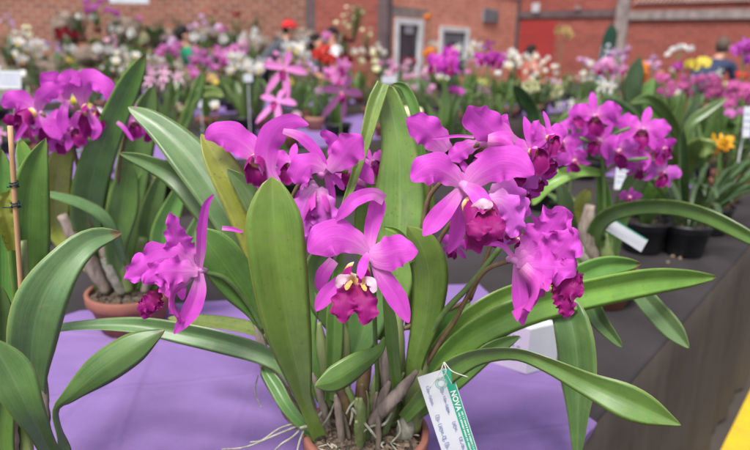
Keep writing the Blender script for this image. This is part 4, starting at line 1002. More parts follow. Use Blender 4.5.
def wz(fr, px, py):                # height on the wall of a photo point
    A_, u, nrm, L = fr; r = ray(px, py); t = (A_-CAM).dot(nrm)/r.dot(nrm); p = CAM+r*t; return (p-A_).dot(u), p.z
pc = at(391, 20, 12.0); pc.z = 0
hx = lambda p, q: (p-q).length
# building with the door and the window
e = pc+d2*4.9
frB = (pc, d2, Vector((d2.y, -d2.x, 0)), 4.9)
da0, dz1 = wz(frB, 395, 17.5); da1, _ = wz(frB, 423, 20); wa0, wz1 = wz(frB, 440, 26); wa1, _ = wz(frB, 469, 28); _, wz0 = wz(frB, 450, 62)
va0, vz1 = wz(frB, 483, 8); va1, vz0 = wz(frB, 497, 23)
wB, _ = wall('brick_wall', pc, e, 4.4, 'brick_orange', 'bright orange brick wall with a white framed glazed door and window', holes=[(da0, da1, 0, dz1), (wa0, wa1, wz0, wz1)])
lo = wbox('lintel', frB, .02, da1+.15, dz1+.03, dz1+.19, 0, .012, 'concrete', wB)
wbox('corner_pier', frB, -.14, .0, 0, 4.4, -.2, .03, 'concrete_dark', wB)
wbox('coping', frB, va1-.35, 4.9, vz1+.28, vz1+.42, 0, .02, 'concrete', wB)
dr = link('glazed_door', None, None, wB) if False else None
def framed(name, a0, a1, z0, z1, ft, label_part, kick=0):
    f = []; vs = []; fs = []
    A_, u, nrm, L = frB; rot = Matrix((u, nrm, Vector((0, 0, 1)))).transposed()
    def bx(x0, x1, zz0, zz1, o0, o1):
        c = A_+u*((x0+x1)/2)+nrm*((o0+o1)/2)+Vector((0, 0, (zz0+zz1)/2)); box_geo(vs, fs, c, (x1-x0, o1-o0, zz1-zz0), rot)
    bx(a0, a0+ft, z0, z1, -.06, .03); bx(a1-ft*1.2, a1, z0, z1, -.06, .03); bx(a0+ft, a1-ft*1.2, z1-ft, z1, -.06, .028)
    if kick: bx(a0+ft, a1-ft*1.2, z0, z0+kick, -.06, .025)
    else: bx(a0+ft, a1-ft*1.2, z0, z0+ft, -.06, .028)
    o = link(name, mesh_from(name, vs, fs, smooth=False), M['frame_white'], wB)
    wbox('pane', frB, a0+ft, a1-ft*1.2, z0+ft, z1-ft, -.04, -.025, 'dark_glass', o)
    return o
dd = framed('door', da0, da1, 0, dz1, .11, '', .3)
wbox('door_sign', frB, da0+.33, da0+.60, dz1-.27, dz1-.12, -.02, -.012, 'white_plastic', dd)
wbox('handle', frB, da1-.12, da1-.09, .95, 1.12, .03, .06, 'louvre', dd)
ww = framed('window', wa0, wa1, wz0, wz1, .10, '')
wbox('blind', frB, wa0+.14, wa0+.9, wz1-.52, wz1-.14, -.024, -.018, 'louvre', ww)
vo = wbox('vent_cover', frB, va0, va1, vz0, vz1, .0, .03, 'louvre', wB)
for i in range(6): z = vz0+(vz1-vz0)*(i+.5)/6; wbox('louvre_slat', frB, va0+.02, va1-.02, z-.018, z+.012, .03, .045, 'louvre', vo)
# red hall wall to the right of the building
e2 = e+Vector((-d2.y*-1, -d2.x, 0)).normalized()*0
pdir = Vector((d2.y, -d2.x, 0))
rA = e-pdir*.3; rB = e+pdir*9
wR, _ = wall('brick_wall', rA, rB, 6, 'brick_red', 'dull red brick wall behind the stooping man, crossed by a long concrete beam')
frR = (rA, pdir, (-d2).normalized(), 9.3)
def bspan(px0, px1, y0, y1, mat, out, name):
    a0, z1 = wz(frR, px0, y0); a1, _ = wz(frR, px1, y0); _, z0 = wz(frR, (px0+px1)/2, y1); _, z1 = wz(frR, (px0+px1)/2, y0)
    return wbox(name, frR, a0, a1, z0, z1, 0, out, mat, wR)
c0, _ = wz(frR, 616, 30); c1, _ = wz(frR, 628, 30); k0, _ = wz(frR, 513, 30); k1, _ = wz(frR, 519, 30)
bspan(519, 616, 10.5, 17.5, 'concrete_dark', .04, 'beam'); bspan(628, 790, 10, 19, 'concrete', .06, 'beam')
wbox('pillar', frR, c0, c1, 0, 6, 0, .12, 'concrete', wR); wbox('pillar', frR, k0, k1, 0, 6, 0, .10, 'concrete_dark', wR)
a0, _ = wz(frR, 519, 30); _, zt = wz(frR, 565, 17.6)
a1_, _ = wz(frR, 556, 30)
pnl = wbox('red_panel', frR, k1+.05, a1_, 0, zt-.06, .012, .02, 'brick_bright', wR)
for (x, y, w, h, lb, col_) in ((537, 8, 6, 9, 'small pale notice fixed to the beam on the red wall', 'white_plastic'), (579, 8, 4, 4, 'small round grey fitting on the beam right of the pale notice', 'concrete')):
    a, z = wz(frR, x, y); k_ = w*.5*.022
    tag(wbox('wall_notice', frR, a-k_*1.4, a+k_*1.4, z-h*.011, z+h*.011, .062, .075, col_, None), lb, 'notice')
# openwork screen at the top right
g0, gz = wz(frR, 690, 4); g1, _ = wz(frR, 760, 4); vs = []; fs = []
rotR = Matrix((pdir, -d2, Vector((0, 0, 1)))).transposed()
for i in range(-6, 26):
    for sgn in (1, -1):
        a = g0+(g1-g0+.6)*i/20; c = rA+pdir*a-d2*.05+Vector((0, 0, gz+.62+i*.0))
        rr_ = rotR @ Matrix.Rotation(sgn*R(42), 3, 'Y'); box_geo(vs, fs, c, (.035, .03, 1.6), rr_)
M['pale_mortar'] = plain('pale_screen', srgb(196, 160, 150), None, 10, .9, .1)
link('openwork_screen', mesh_from('openwork_screen', vs, fs, smooth=False), M['pale_mortar'], wR)
# left: recess wall and long brick wall
lA = pc+Vector((-d2.y, d2.x, 0))*.02; lB = at(306, 20, 13.3); lB.z = 0
wD, _ = wall('brick_wall', lB, pc+Vector((0, .3, 0)), 4.6, 'brick_red', 'dark brick wall between the grey pillar and the corner of the building with the door')
lC = at(-60, 20, 12.6); lC.z = 0
lC = lC+(lC-lB).normalized()*7
wL, frLx = wall('brick_wall', lC, lB, 4.6, 'brick_brown', 'brown brick wall at the left behind the rockery')
wbox('pillar', (lC, (lB-lC).normalized(), frLx[2], 0), (lB-lC).length-.0, (lB-lC).length+.22, 0, 4.6, -.1, .14, 'concrete_dark', wL)

# ------------------------------------------------------------------ rocks of the rockery
def boulder(px, py, Y, s, label, seed, sq=(1, .8, .8)):
    s *= .55; p = at(px, py+12, Y); bm = bmesh.new(); bmesh.ops.create_icosphere(bm, subdivisions=4, radius=1)
    o3 = Vector((seed*3.1, seed, 0))
    for v in bm.verts:
        n_ = v.co.normalized(); v.co = n_*(1+.32*noise.noise(n_*1.3+o3)+.24*noise.noise(n_*3.4+o3)+.09*noise.noise(n_*9+o3))
        v.co = Vector((v.co.x*sq[0]*s, v.co.y*sq[1]*s, v.co.z*sq[2]*s))
    bm.transform(Matrix.Translation(p)); me = bpy.data.meshes.new('boulder'); bm.to_mesh(me); bm.free()
    me.polygons.foreach_set('use_smooth', [True]*len(me.polygons))
    return tag(link('boulder', me, M['rock']), label, 'boulder', 'boulders of the rockery')
mnd = []
for (px, py, Y, s, lb, sq) in (
    (88, 45, 10.2, .42, 'pale grey boulder just right of the dark red flowers', (1.2, .8, .7)), (66, 20, 10.8, .5, 'tall boulder left of the magenta flowers at the top of the rockery', (.8, .8, 1.2)),
    (125, 24, 11, .55, 'brownish boulder under the pale awning at the top left', (1, .8, 1)), (165, 28, 11, .55, 'low tan boulder behind the green shirted person', (1.3, .8, .55)),
    (212, 25, 11.2, .6, 'long tan boulder at the foot of the brown brick wall', (1.4, .8, .5)), (255, 38, 11, .55, 'grey boulder beside the red cap', (1, .8, .8)),
    (300, 34, 11.4, .62, 'large pale boulder between the red cap and the white shirt', (1.3, .8, .8)), (335, 36, 11.2, .42, 'pale boulder behind the white shirted person', (1, .8, .9)),
    (50, 60, 10, .5, 'low boulder under the dark red flowers', (1.3, .8, .7)), (140, 58, 10.4, .6, 'wide low boulder in the middle of the rockery', (1.6, .8, .6)), (230, 56, 10.8, .6, 'low boulder in front of the long tan one', (1.5, .8, .6))):
    boulder(px, py, Y, s, lb, len(mnd)+1, sq); mnd.append(px)
# earth bank the boulders sit on
vs = []; fs = []; nx, ny = 60, 16
for i in range(nx+1):
    for j in range(ny+1):
        x = -9+8.6*i/nx; y = 8.9+3.6*j/ny; hb = math.sin(min(1, j/9)*math.pi/2)*min(1, (nx-i)/8)*1.15
        vs.append(Vector((x, y+.15, max(-.02, hb*(.85+.5*noise.noise(Vector((x, y, 0))))))))
for i in range(nx):
    for j in range(ny): a = i*(ny+1)+j; fs.append((a, a+ny+1, a+ny+2, a+1))
M['earth'] = plain('earth', (.10, .075, .055), (.15, .12, .09), 5, .95, .6, .03)
setting(link('earth_bank', mesh_from('earth_bank', vs, fs), M['earth']))
M['awning'] = plain('pale_board', (.62, .66, .72), None, 5, .7, 0)
o = box('hanging_board', at(129, -4, 10.4), (.62, .03, .22), 'awning'); tag(o, 'pale board hanging at the very top, left of centre', 'board')
box('hanging_rod', at(129, -4, 10.4)+Vector((-.25, 0, .9)), (.012, .012, 1.6), 'concrete_dark', o); box('hanging_rod', at(129, -4, 10.4)+Vector((.25, 0, .9)), (.012, .012, 1.6), 'concrete_dark', o)
# sail sign
p = at(607, 60, 9.5); 
def sail():
    T_ = thing('feather_banner', (p.x, p.y, 0), 'dark green leaf shaped banner with pale upright lettering in front of the red wall', 'banner')
    vs = []; fs = []; n = 16; H = at(614, 24, 9.5).z; zb = .9; xt = at(611, 24, 9.5).x; xm = at(604, 62, 9.5); xb = xt-(xt-xm.x)/(H-xm.z)*(H-zb)
    for k in (0, 1):
        for i in range(n+1):
            t = i/n; z = zb+(H-zb)*t; x = xb+(xt-xb)*t; w = .19*(1-.1*t)*(1-max(0, (t-.8)/.2)**2*.9)
            vs.append(Vector((x-w*.5, p.y-.004+.008*k+.03*math.sin(t*5), z))); vs.append(Vector((x+w*.7, p.y-.004+.008*k+.03*math.sin(t*5), z)))
    m_ = 2*(n+1)
    for k in (0, 1):
        for i in range(n): a = k*m_+2*i; fs.append((a, a+1, a+3, a+2))
    for i in range(n): fs.append((2*i, 2*i+2, m_+2*i+2, m_+2*i)); fs.append((2*i+1, m_+2*i+1, m_+2*i+3, 2*i+3))
    M['banner'] = plain('banner_green', srgb(30, 62, 46), srgb(36, 72, 52), 6, .7, .1)
    b_ = link('cloth', mesh_from('cloth', vs, fs, smooth=False), M['banner'], T_)
    v2, f2 = tube_geo([Vector((xb-.08-(xt-xb)/(H-zb)*zb, p.y, 0)), Vector((xb-.07, p.y, zb)), Vector((xt-.075, p.y, H-.12))], [.012]*3); link('pole', mesh_from('pole', v2, f2), M['louvre'], T_)
    vs = []; fs = []; rr = random.Random(5); z = zb+.15
    while z < H-.28:
        h = rr.uniform(.05, .09); t = (z-zb)/(H-zb); x = xb+(xt-xb)*t
        box_geo(vs, fs, (x+.01, p.y-.012+.03*math.sin(t*5)-.003, z), (rr.uniform(.045, .07), .004, h*.6)); z += h
    link('lettering', mesh_from('lettering', vs, fs, smooth=False), M['awning'], b_)
sail()
# ------------------------------------------------------------------ people among the far tables
def skin_mesh(name, verts, edges, radii, root=0, sub=2):
    me = bpy.data.meshes.new('tmp'); me.from_pydata([tuple(v) for v in verts], edges, []); me.update()
    o = bpy.data.objects.new('tmp', me); COL.objects.link(o)
    md = o.modifiers.new('s', 'SKIN'); md.use_smooth_shade = True
    sv = me.skin_vertices[0].data if me.skin_vertices else None
    if sv is None:
        bpy.context.view_layer.objects.active = o
        bm = bmesh.new(); bm.from_mesh(me); bm.verts.layers.skin.verify(); bm.to_mesh(me); bm.free(); sv = me.skin_vertices[0].data
    for i, r in enumerate(radii):
        sv[i].radius = (r, r) if not isinstance(r, tuple) else r; sv[i].use_root = (i == root)
    if sub: sm = o.modifiers.new('u', 'SUBSURF'); sm.levels = sub; sm.render_levels = sub
    dg = bpy.context.evaluated_depsgraph_get(); res = bpy.data.meshes.new_from_object(o.evaluated_get(dg)); res.name = name
    bpy.data.objects.remove(o); bpy.data.meshes.remove(me)
    res.polygons.foreach_set('use_smooth', [True]*len(res.polygons)); res.materials.clear(); return res
M['skin'] = plain('skin', srgb(196, 146, 122), srgb(182, 130, 106), 30, .6, .05)
for nm, c in (('navy', (46, 56, 84)), ('grey_shirt', (78, 80, 90)), ('white_shirt', (214, 214, 224)), ('green_shirt', (30, 140, 100)), ('trousers', (44, 46, 58)), ('red_cap', (196, 36, 44)),
              ('black_hair', (26, 22, 24)), ('brown_hair', (92, 76, 66)), ('salmon_shirt', (206, 120, 104))):
    M[nm] = plain(nm, srgb(*c), None, 20, .85, .2)
def person(px, py, Y, face, lean, shirt, hair, label, cap=False, bulk=1.0, long_hair=False):
    hd = at(px, py, Y); V = Vector
    fd = V((math.sin(R(face)), math.cos(R(face)), 0)); sd = V((fd.y, -fd.x, 0))      # facing, right-hand side
    ln = V((lean[0], lean[1], 0)); z = hd.z
    neck = hd-V((0, 0, .16))-ln*.12; chest = neck-V((0, 0, .16))-ln*.35; belly = chest-V((0, 0, .20))-ln*.35; pel = belly-V((0, 0, .18))-ln*.2
    ft = V((pel.x, pel.y, 0)); hip = pel.z
    T_ = thing('person', (pel.x, pel.y, 0), label, 'person')
    vs = [pel, belly, chest, neck, hd-V((0, 0, .07))+fd*.01, hd+V((0, 0, .03)), hd+V((0, 0, .09)), hd+fd*.10-V((0, 0, .02))]
    rd = [.13, .125, .135, .058, .078, .096, .055, .016]; ed = [(0, 1), (1, 2), (2, 3), (3, 4), (4, 5), (5, 6), (5, 7)]
    for s in (-1, 1):
        b = len(vs); sh = neck+sd*(s*.19)-V((0, 0, .05)); el = sh+sd*(s*.06)-V((0, 0, .27))+fd*.06; wr = el+fd*.20-V((0, 0, .06))-sd*(s*.03); pm = wr+fd*.06
        vs += [sh, el, wr, pm]; rd += [.06, .042, .028, .032]; ed += [(2, b), (b, b+1), (b+1, b+2), (b+2, b+3)]
        for k in range(5):
            o_ = sd*(.03-.016*k)*1.0 if k < 4 else sd*(-s*.045)
            f1_ = pm+o_+fd*(.045 if k < 4 else .0); f2_ = f1_+fd*(.03+.006*(k % 3))-V((0, 0, .02)); c = len(vs); vs += [f1_, f2_]; rd += [.009, .007]; ed += [(b+3, c), (c, c+1)]
        b = len(vs); hp = pel+sd*(s*.10)-V((0, 0, .06)); kn = V((hp.x, hp.y, hip*.52))+fd*.03+sd*s*.02; an = V((hp.x, hp.y, .08))+sd*(s*.03); toe = an+fd*.16-V((0, 0, .045))
        vs += [hp, kn, an, toe]; rd += [.088, .058, .042, .036]; ed += [(0, b), (b, b+1), (b+1, b+2), (b+2, b+3)]
    link('body', skin_mesh('body', vs, ed, rd), M['skin'], T_)
    sv = [pel+V((0, 0, .02)), belly, chest, neck-V((0, 0, .03))]; sr = [(.165*bulk, .14*bulk), (.155*bulk, .13*bulk), (.17*bulk, .135*bulk), .075]; se = [(0, 1), (1, 2), (2, 3)]
    for s in (-1, 1):
        b = len(sv); sh = neck+sd*(s*.19)-V((0, 0, .05)); el = sh+sd*(s*.06)-V((0, 0, .27))+fd*.06
        sv += [sh, sh.lerp(el, .85)]; sr += [.082, .062]; se += [(2, b), (b, b+1)]
    link('shirt', skin_mesh('shirt', sv, se, sr), M[shirt], T_)
    tv = [pel-V((0, 0, .02))]; tr_ = [.15]; te = []
    for s in (-1, 1):
        b = len(tv); hp = pel+sd*(s*.10)-V((0, 0, .06)); kn = V((hp.x, hp.y, hip*.52))+fd*.03+sd*s*.02; an = V((hp.x, hp.y, .10))+sd*(s*.03)
        tv += [hp, kn, an]; tr_ += [.105, .075, .06]; te += [(0, b), (b, b+1), (b+1, b+2)]
    link('trousers', skin_mesh('trousers', tv, te, tr_), M['trousers'], T_)
    bm = bmesh.new(); bmesh.ops.create_uvsphere(bm, u_segments=20, v_segments=14, radius=1)
    for v in bm.verts:
        q = v.co.copy(); fz = q.y
        v.co = V((q.x*.094, q.y*.112, q.z*.115)) if True else q
        if fz > .2 and q.z < .45: v.co *= .72
        if long_hair and q.z < 0 and fz < .2: v.co.z *= 1.7
        v.co += V((0, -.012, .035))
    rot = Matrix((sd, fd, V((0, 0, 1)))).transposed().to_4x4(); rot.translation = hd
    bm.transform(rot); me = bpy.data.meshes.new('hair'); bm.to_mesh(me); bm.free(); me.polygons.foreach_set('use_smooth', [True]*len(me.polygons))
    link('hair', me, M[hair], T_)
    for s in (-1, 1):
        bm = bmesh.new(); bmesh.ops.create_icosphere(bm, subdivisions=2, radius=.011); bm.transform(Matrix.Translation(hd+fd*.088+sd*(s*.032)+V((0, 0, .012)))); me = bpy.data.meshes.new('eye'); bm.to_mesh(me); bm.free(); link('eye', me, M['black_hair'], T_)
        bm = bmesh.new(); bmesh.ops.create_icosphere(bm, subdivisions=2, radius=.022); bm.transform(Matrix.Translation(hd+sd*(s*.094)-fd*.005)); me = bpy.data.meshes.new('ear'); bm.to_mesh(me); bm.free(); link('ear', me, M['skin'], T_)
    if cap:
        bm = bmesh.new(); bmesh.ops.create_uvsphere(bm, u_segments=20, v_segments=12, radius=1)
        bmesh.ops.bisect_plane(bm, geom=bm.verts[:]+bm.edges[:]+bm.faces[:], plane_co=(0, 0, 0), plane_no=(0, 0, -1), clear_outer=True)
        for v in bm.verts: v.co = V((v.co.x*.108, v.co.y*.125, v.co.z*.115+.045))
        b = bmesh.ops.create_cone(bm, cap_ends=True, segments=20, radius1=.078, radius2=.074, depth=.012)['verts']
        for v in b: v.co = V((v.co.x, v.co.y*1.15+.13, v.co.z+.052-max(0, v.co.y)*.15))
        bm.transform(rot); me = bpy.data.meshes.new('cap'); bm.to_mesh(me); bm.free(); me.polygons.foreach_set('use_smooth', [True]*len(me.polygons))
        link('cap', me, M['red_cap'], T_)
person(289, 30, 10.6, 70, (.5, .0), 'grey_shirt', 'black_hair', 'person in a red cap and dark grey shirt, leaning to the right before the rockery', cap=True)
person(332, 36, 10.4, -120, (-.1, 0), 'white_shirt', 'black_hair', 'dark haired person in a white shirt behind the orange red flowers')
person(316, 43, 10.0, 100, (-.1, 0), 'grey_shirt', 'black_hair', 'person with dark hair whose face shows just left of the white shirted person', long_hair=True)
person(183, 36, 9.6, 60, (-.4, 0), 'green_shirt', 'black_hair', 'dark haired person in a bright green shirt behind the pink orchids at the left')
person(723, 48, 9.0, 50, (.45, .2), 'navy', 'brown_hair', 'short haired man in a navy shirt bending to the right before the red brick wall', bulk=1.25)
person(532, 53, 11.5, 80, (0, 0), 'salmon_shirt', 'black_hair', 'person with dark hair low before the painted red part of the wall')
person(452, 50, 11.0, 160, (0, 0), 'trousers', 'black_hair', 'person with black hair standing in front of the white framed window')

# ------------------------------------------------------------------ stock of meshes for the plants further off
COLS = {'magenta': (.56, .045, .48), 'pink': (.66, .20, .52), 'lilac': (.64, .42, .66), 'white': (.74, .74, .70), 'buff': (.60, .44, .18), 'cream': (.74, .75, .46), 'yellow': (.72, .58, .08), 'orange': (.72, .22, .02),
        'red': (.62, .04, .03), 'crimson': (.30, .01, .03), 'pale pink': (.72, .44, .58), 'violet': (.40, .05, .42), 'mottled pink': (.70, .30, .56), 'rose': (.50, .09, .30), 'gold': (.78, .40, .02)}
FM = {}
for k, c in COLS.items():
    M['fl_'+k] = petal_mat('flower_'+k.replace(' ', '_'), c, tuple(min(.85, x*1.15+.05) for x in c), tr=.3)
LIPC = {'magenta': (.33, .002, .14), 'pink': (.42, .01, .22), 'lilac': (.4, .05, .3), 'white': (.72, .6, .2), 'buff': (.5, .3, .08), 'cream': (.6, .62, .2), 'yellow': (.68, .45, .03), 'orange': (.6, .12, .01), 'red': (.45, .02, .01),
        'crimson': (.2, .003, .01), 'pale pink': (.6, .1, .3), 'violet': (.3, .01, .2), 'mottled pink': (.5, .01, .22), 'rose': (.35, .01, .15), 'gold': (.7, .25, .01)}
for k, c in LIPC.items():
    M['lp_'+k] = petal_mat('liptip_'+k.replace(' ', '_'), c, (.75, .6, .35), throat=(.75, .65, .4), lip=c, tr=.2)
def join_geo(parts):
    vs = []; fs = []; uvs = []; mi = []
    for (kind, a, b, c) in parts:
        o = len(vs); vs += [Vector(v) for v in a]; uvs += list(c); fs += [tuple(i+o for i in f) for f in b]; mi += [1 if kind == 'lip' else 0]*len(b)
    return vs, fs, uvs, mi
GEO = {}
def flower_mesh(kind, colr, var):
    key = (kind, colr, var)
    if key in FM: return FM[key]
    if (kind, var) not in GEO:
        Z = Vector((0, 0, 1)); rr = random.Random(var*7+len(kind))
        if kind == 'cattleya': parts = cattleya_parts(1.0, 200+var, lo=True)
        elif kind == 'star': 
            parts = []
            for i, a in enumerate((92, 20, 165, 235, 300)):
                a = R(a+rr.uniform(-12, 12)); dx, dy = math.cos(a), math.sin(a); dr = rr.uniform(-.2, .1)
                P = [Vector((dx*q*1.2, dy*q*1.2-.35*q*q, dr*q*q+.1*q)) for q in (0, .35, .7, 1)]
                parts.append(('petal',)+blade_geo(P, [.05, .16, .17, .04], ref=Z, n=10, mm=4, fold=.2, seed=i, tipr=.2))
            parts.append(('lip',)+trumpet(Vector((0, -.05, 0)), Vector((0, -.6, 1)), Vector((0, 1, 0)), .45, .09, .16, n=6, k=10))
        elif kind == 'round':
            parts = []
            for i, (a, L, w) in enumerate(((90, .85, .42), (210, .8, .38), (330, .8, .38), (8, .95, .62), (172, .95, .62))):
                a = R(a+rr.uniform(-6, 6)); dx, dy = math.cos(a), math.sin(a)
                P = [Vector((dx*q*L, dy*q*L, .04*i+rr.uniform(-.05, .1)*q*q)) for q in (0, .3, .65, 1)]
                parts.append(('petal',)+blade_geo(P, [w*.3, w*.8, w, w*.6], ref=Z, n=8, mm=4, fold=-.08, seed=i, tipr=.3))
            parts.append(('lip',)+trumpet(Vector((0, -.05, .05)), Vector((0, -.8, 1)), Vector((0, 1, 0)), .38, .08, .14, n=5, k=8))
        else:                          # ruffled ball of petals (bromeliad, camellia like bloom)
            parts = []
            for i in range(16):
                a = i*2.4; e = .25+.9*(i/16); dx, dy, dz = math.cos(a)*math.sin(e), math.sin(a)*math.sin(e), math.cos(e)
                P = [Vector((dx*q, dy*q, dz*q*.8-.15*q*q)) for q in (0, .35, .7, 1)]
                parts.append(('petal',)+blade_geo(P, [.08, .22, .26, .1], ref=Z+Vector((.01, .02, 0)), n=6, mm=4, fold=.3, ruf=.2, seed=i, tipr=.25))
        GEO[(kind, var)] = join_geo(parts)
    vs, fs, uvs, mi = GEO[(kind, var)]
    me = mesh_from('flower', vs, fs, uvs); me.materials.append(M['fl_'+colr]); me.materials.append(M['lp_'+colr])
    me.polygons.foreach_set('material_index', mi); FM[key] = me; return me
FO = {}
def foliage_mesh(kind, var):
    if (kind, var) in FO: return FO[(kind, var)]
    rr = random.Random(var*13+len(kind)*7); vs = []; fs = []; uvs = []
    N = {'strap': 13, 'grass': 30, 'broad': 8, 'cane': 7}[kind]
    def addb(g):
        o = len(vs); vs.extend(g[0]); uvs.extend(g[2]); fs.extend(tuple(i+o for i in f) for f in g[1])
    for i in range(N):
        a = rr.uniform(0, 6.28); c, s = math.cos(a), math.sin(a); b = rr.uniform(0, .12)
        if kind == 'strap': L = rr.uniform(.6, 1.1); out = rr.uniform(.05, .65); w = rr.uniform(.055, .085); dr = rr.uniform(0, .25)
        elif kind == 'grass': L = rr.uniform(.6, 1.1); out = rr.uniform(.2, .9); w = rr.uniform(.018, .03); dr = rr.uniform(.1, .6)
        elif kind == 'broad': L = rr.uniform(.5, .8); out = rr.uniform(.5, .9); w = rr.uniform(.10, .15); dr = rr.uniform(.3, .7)
        else: L = rr.uniform(.8, 1.15); out = rr.uniform(.1, .4); w = .02; dr = .05
        P = [Vector((c*(b+out*L*q), s*(b+out*L*q), L*q*(1-.25*out)-dr*L*q**2.4)) for q in (0, .25, .5, .75, 1)]
        if kind == 'cane':
            o = len(vs); v2, f2 = tube_geo(P, [.014, .018, .018, .015, .008], sides=6, n=8); vs.extend(v2); uvs.extend([(.3, .3)]*len(v2)); fs.extend(tuple(j+o for j in f) for f in f2)
            for j in range(8):
                q = .3+.7*j/8; p = crom(P, q); aa = a+(j % 2)*3.14+rr.uniform(-.5, .5); l2 = rr.uniform(.18, .3)
                Q = [p+Vector((math.cos(aa)*l2*t, math.sin(aa)*l2*t, l2*t*.5-.3*l2*t*t)) for t in (0, .5, 1)]
                addb(blade_geo(Q, [.01, .035, .01], ref=Vector((0, 0, 1)), n=5, mm=2, fold=.25, seed=j))
            continue
        ref = Vector((-c*.8, -s*.8, 1))
        addb(blade_geo(P, [w*.4, w*.8, w, w*.9, w*.3], ref=ref, n=11, mm=4, fold=.28, seed=i, wob=.05))
    me = mesh_from('foliage', vs, fs, uvs); FO[(kind, var)] = me; return me
FOC = {}
def foliage_col(kind, var, matn):
    k = (kind, var, matn)
    if k not in FOC: me = foliage_mesh(kind, var).copy(); me.materials.append(M[matn]); FOC[k] = me
    return FOC[k]
PM = {}
def pm(kind, r, h, mat):
    k = (round(r, 3), round(h, 3), mat)
    if k not in PM:
        a = pot_mesh(r, h, mat != 'black_plastic'); a.materials.append(M[mat]); b = medium_mesh(r*.9, h*.85, 24, 5, r*.1); b.materials.append(M['bark']); PM[k] = (a, b)
    return PM[k]
def plink(name, me, parent, loc=(0, 0, 0), rot=None, sc=1.0):
    o = bpy.data.objects.new(name, me); COL.objects.link(o); o.parent = parent; o.location = loc
    if rot is not None: o.rotation_euler = rot
    o.scale = (sc, sc, sc); return o
def on_table(px, py, Y, strict=True):
    best = None
    for k in range(0, 60):
        for sg in (1, -1):
            y = Y+sg*k*.05
            if y < 1.6: continue
            p = at(px, py, y); s, t = to_st(p)
            for (a, b, c, d, _, _) in tabs:
                if a+.15 < s < b-.1 and c+.13 < t < d-.12: return p, .7545+.001
    return at(px, py, Y), None
BG = []
def bg(px, py, Y, colr, n=4, size=.045, spread=.06, kind='cattleya', fol='strap', pot='black_plastic', label='', hl=None, group=None, zb=None, fm='far_leaf', pr=.075, spread_z=None, arch=False, cat='orchid', name='potted_orchid', name_on=False):
    rr = random.Random(int(px*31+py*17)); size *= (.84 if (px < 350 and name_on) else .74); spread *= (.95 if (px < 350 and name_on) else .9)
    pr = {242: .11, 338: .10, 446: .11, 204: .085, 171: .085}.get(px, pr)
    if zb is None: p, z = on_table(px, py, Y); z = .0 if z is None else z
    else: p = at(px, py, Y); z = zb
    h = max(p.z-z, .16); base = Vector((p.x, p.y, z))
    for q in BG:                                   # keep pots apart
        dv = Vector((base.x-q[0], base.y-q[1], 0))
        if abs(z-q[2]) < .2 and dv.length < pr+q[3]+.01:
            dv = dv.normalized() if dv.length > .01 else Vector((1, 0, 0)); base += dv*(pr+q[3]+.012-Vector((base.x-q[0], base.y-q[1], 0)).length)
    BG.append((base.x, base.y, z, pr))
    T_ = thing(name, base, label, cat, group, rz=rr.uniform(0, 6.28)); rz = T_.rotation_euler.z
    a, b = pm('p', pr, pr*1.35, pot); plink('pot', a, T_); plink('growing_medium', b, T_)
    fh = hl if hl else min(max(h*.8-.06, .16), .36)
    plink('foliage', foliage_col(fol, rr.randint(0, 3), fm), T_, (0, 0, pr*1.1), (0, 0, rr.uniform(0, 6)), fh)
    if n == 0: return T_
    inv_ = Matrix.Rotation(-rz, 4, 'Z'); vs = []; fs = []; top = Vector((p.x-base.x, p.y-base.y, h))
    for i in range(n):
        if arch: q = (i+.5)/n-.5; off = Vector((q*spread*2.4, rr.uniform(-.02, .02), spread*.9*(-(q*1.6)**2+.25)+q*spread*.6))
        else:
            a_ = i*2.4+rr.uniform(0, 1); rad = spread*math.sqrt((i+.3)/n); off = Vector((rad*math.cos(a_)*1.15, rr.uniform(-.5, .5)*spread, rad*math.sin(a_)*(spread_z/spread if spread_z else .7)))
        fp = top+off; fw = (CAM-(base+fp)).normalized()+Vector((rr.uniform(-.8, .8)+off.x*3, rr.uniform(-.3, .3), rr.uniform(-.4, .5)))
        if px == 276: fw = Vector((-.45, -1, .9))
        if px == 341: fw = Vector((.7, -1, -.35))
        m3 = inv_.to_3x3() @ flower_frame(fw, rr.uniform(-.4, .4)); lp = inv_ @ fp
        o = plink('flower', flower_mesh(kind, colr, rr.randint(0, 2)), T_, lp, m3.to_euler(), size*rr.uniform(.85, 1.15))
        mid = Vector((rr.uniform(-.02, .02), rr.uniform(-.02, .02), pr)); P = [mid, inv_ @ Vector((top.x*.5, top.y*.5, h*.6)), inv_ @ (top-Vector((0, 0, spread*.8))), lp-(inv_ @ fw.normalized())*size*.2]
        tube_geo(P, [q_*(2.3 if px == 692 else 1) for q_ in (.004, .0035, .003, .002)], sides=5, n=8, vs=vs, fs=fs, cap=False)
    me = mesh_from('flower_stalk', vs, fs); me.materials.append(M['brown_stem' if px == 692 else 'green_stem']); plink('flower_stalk', me, T_)
    return T_
C_, S_, R_, B_ = 'cattleya', 'star', 'round', 'ball'
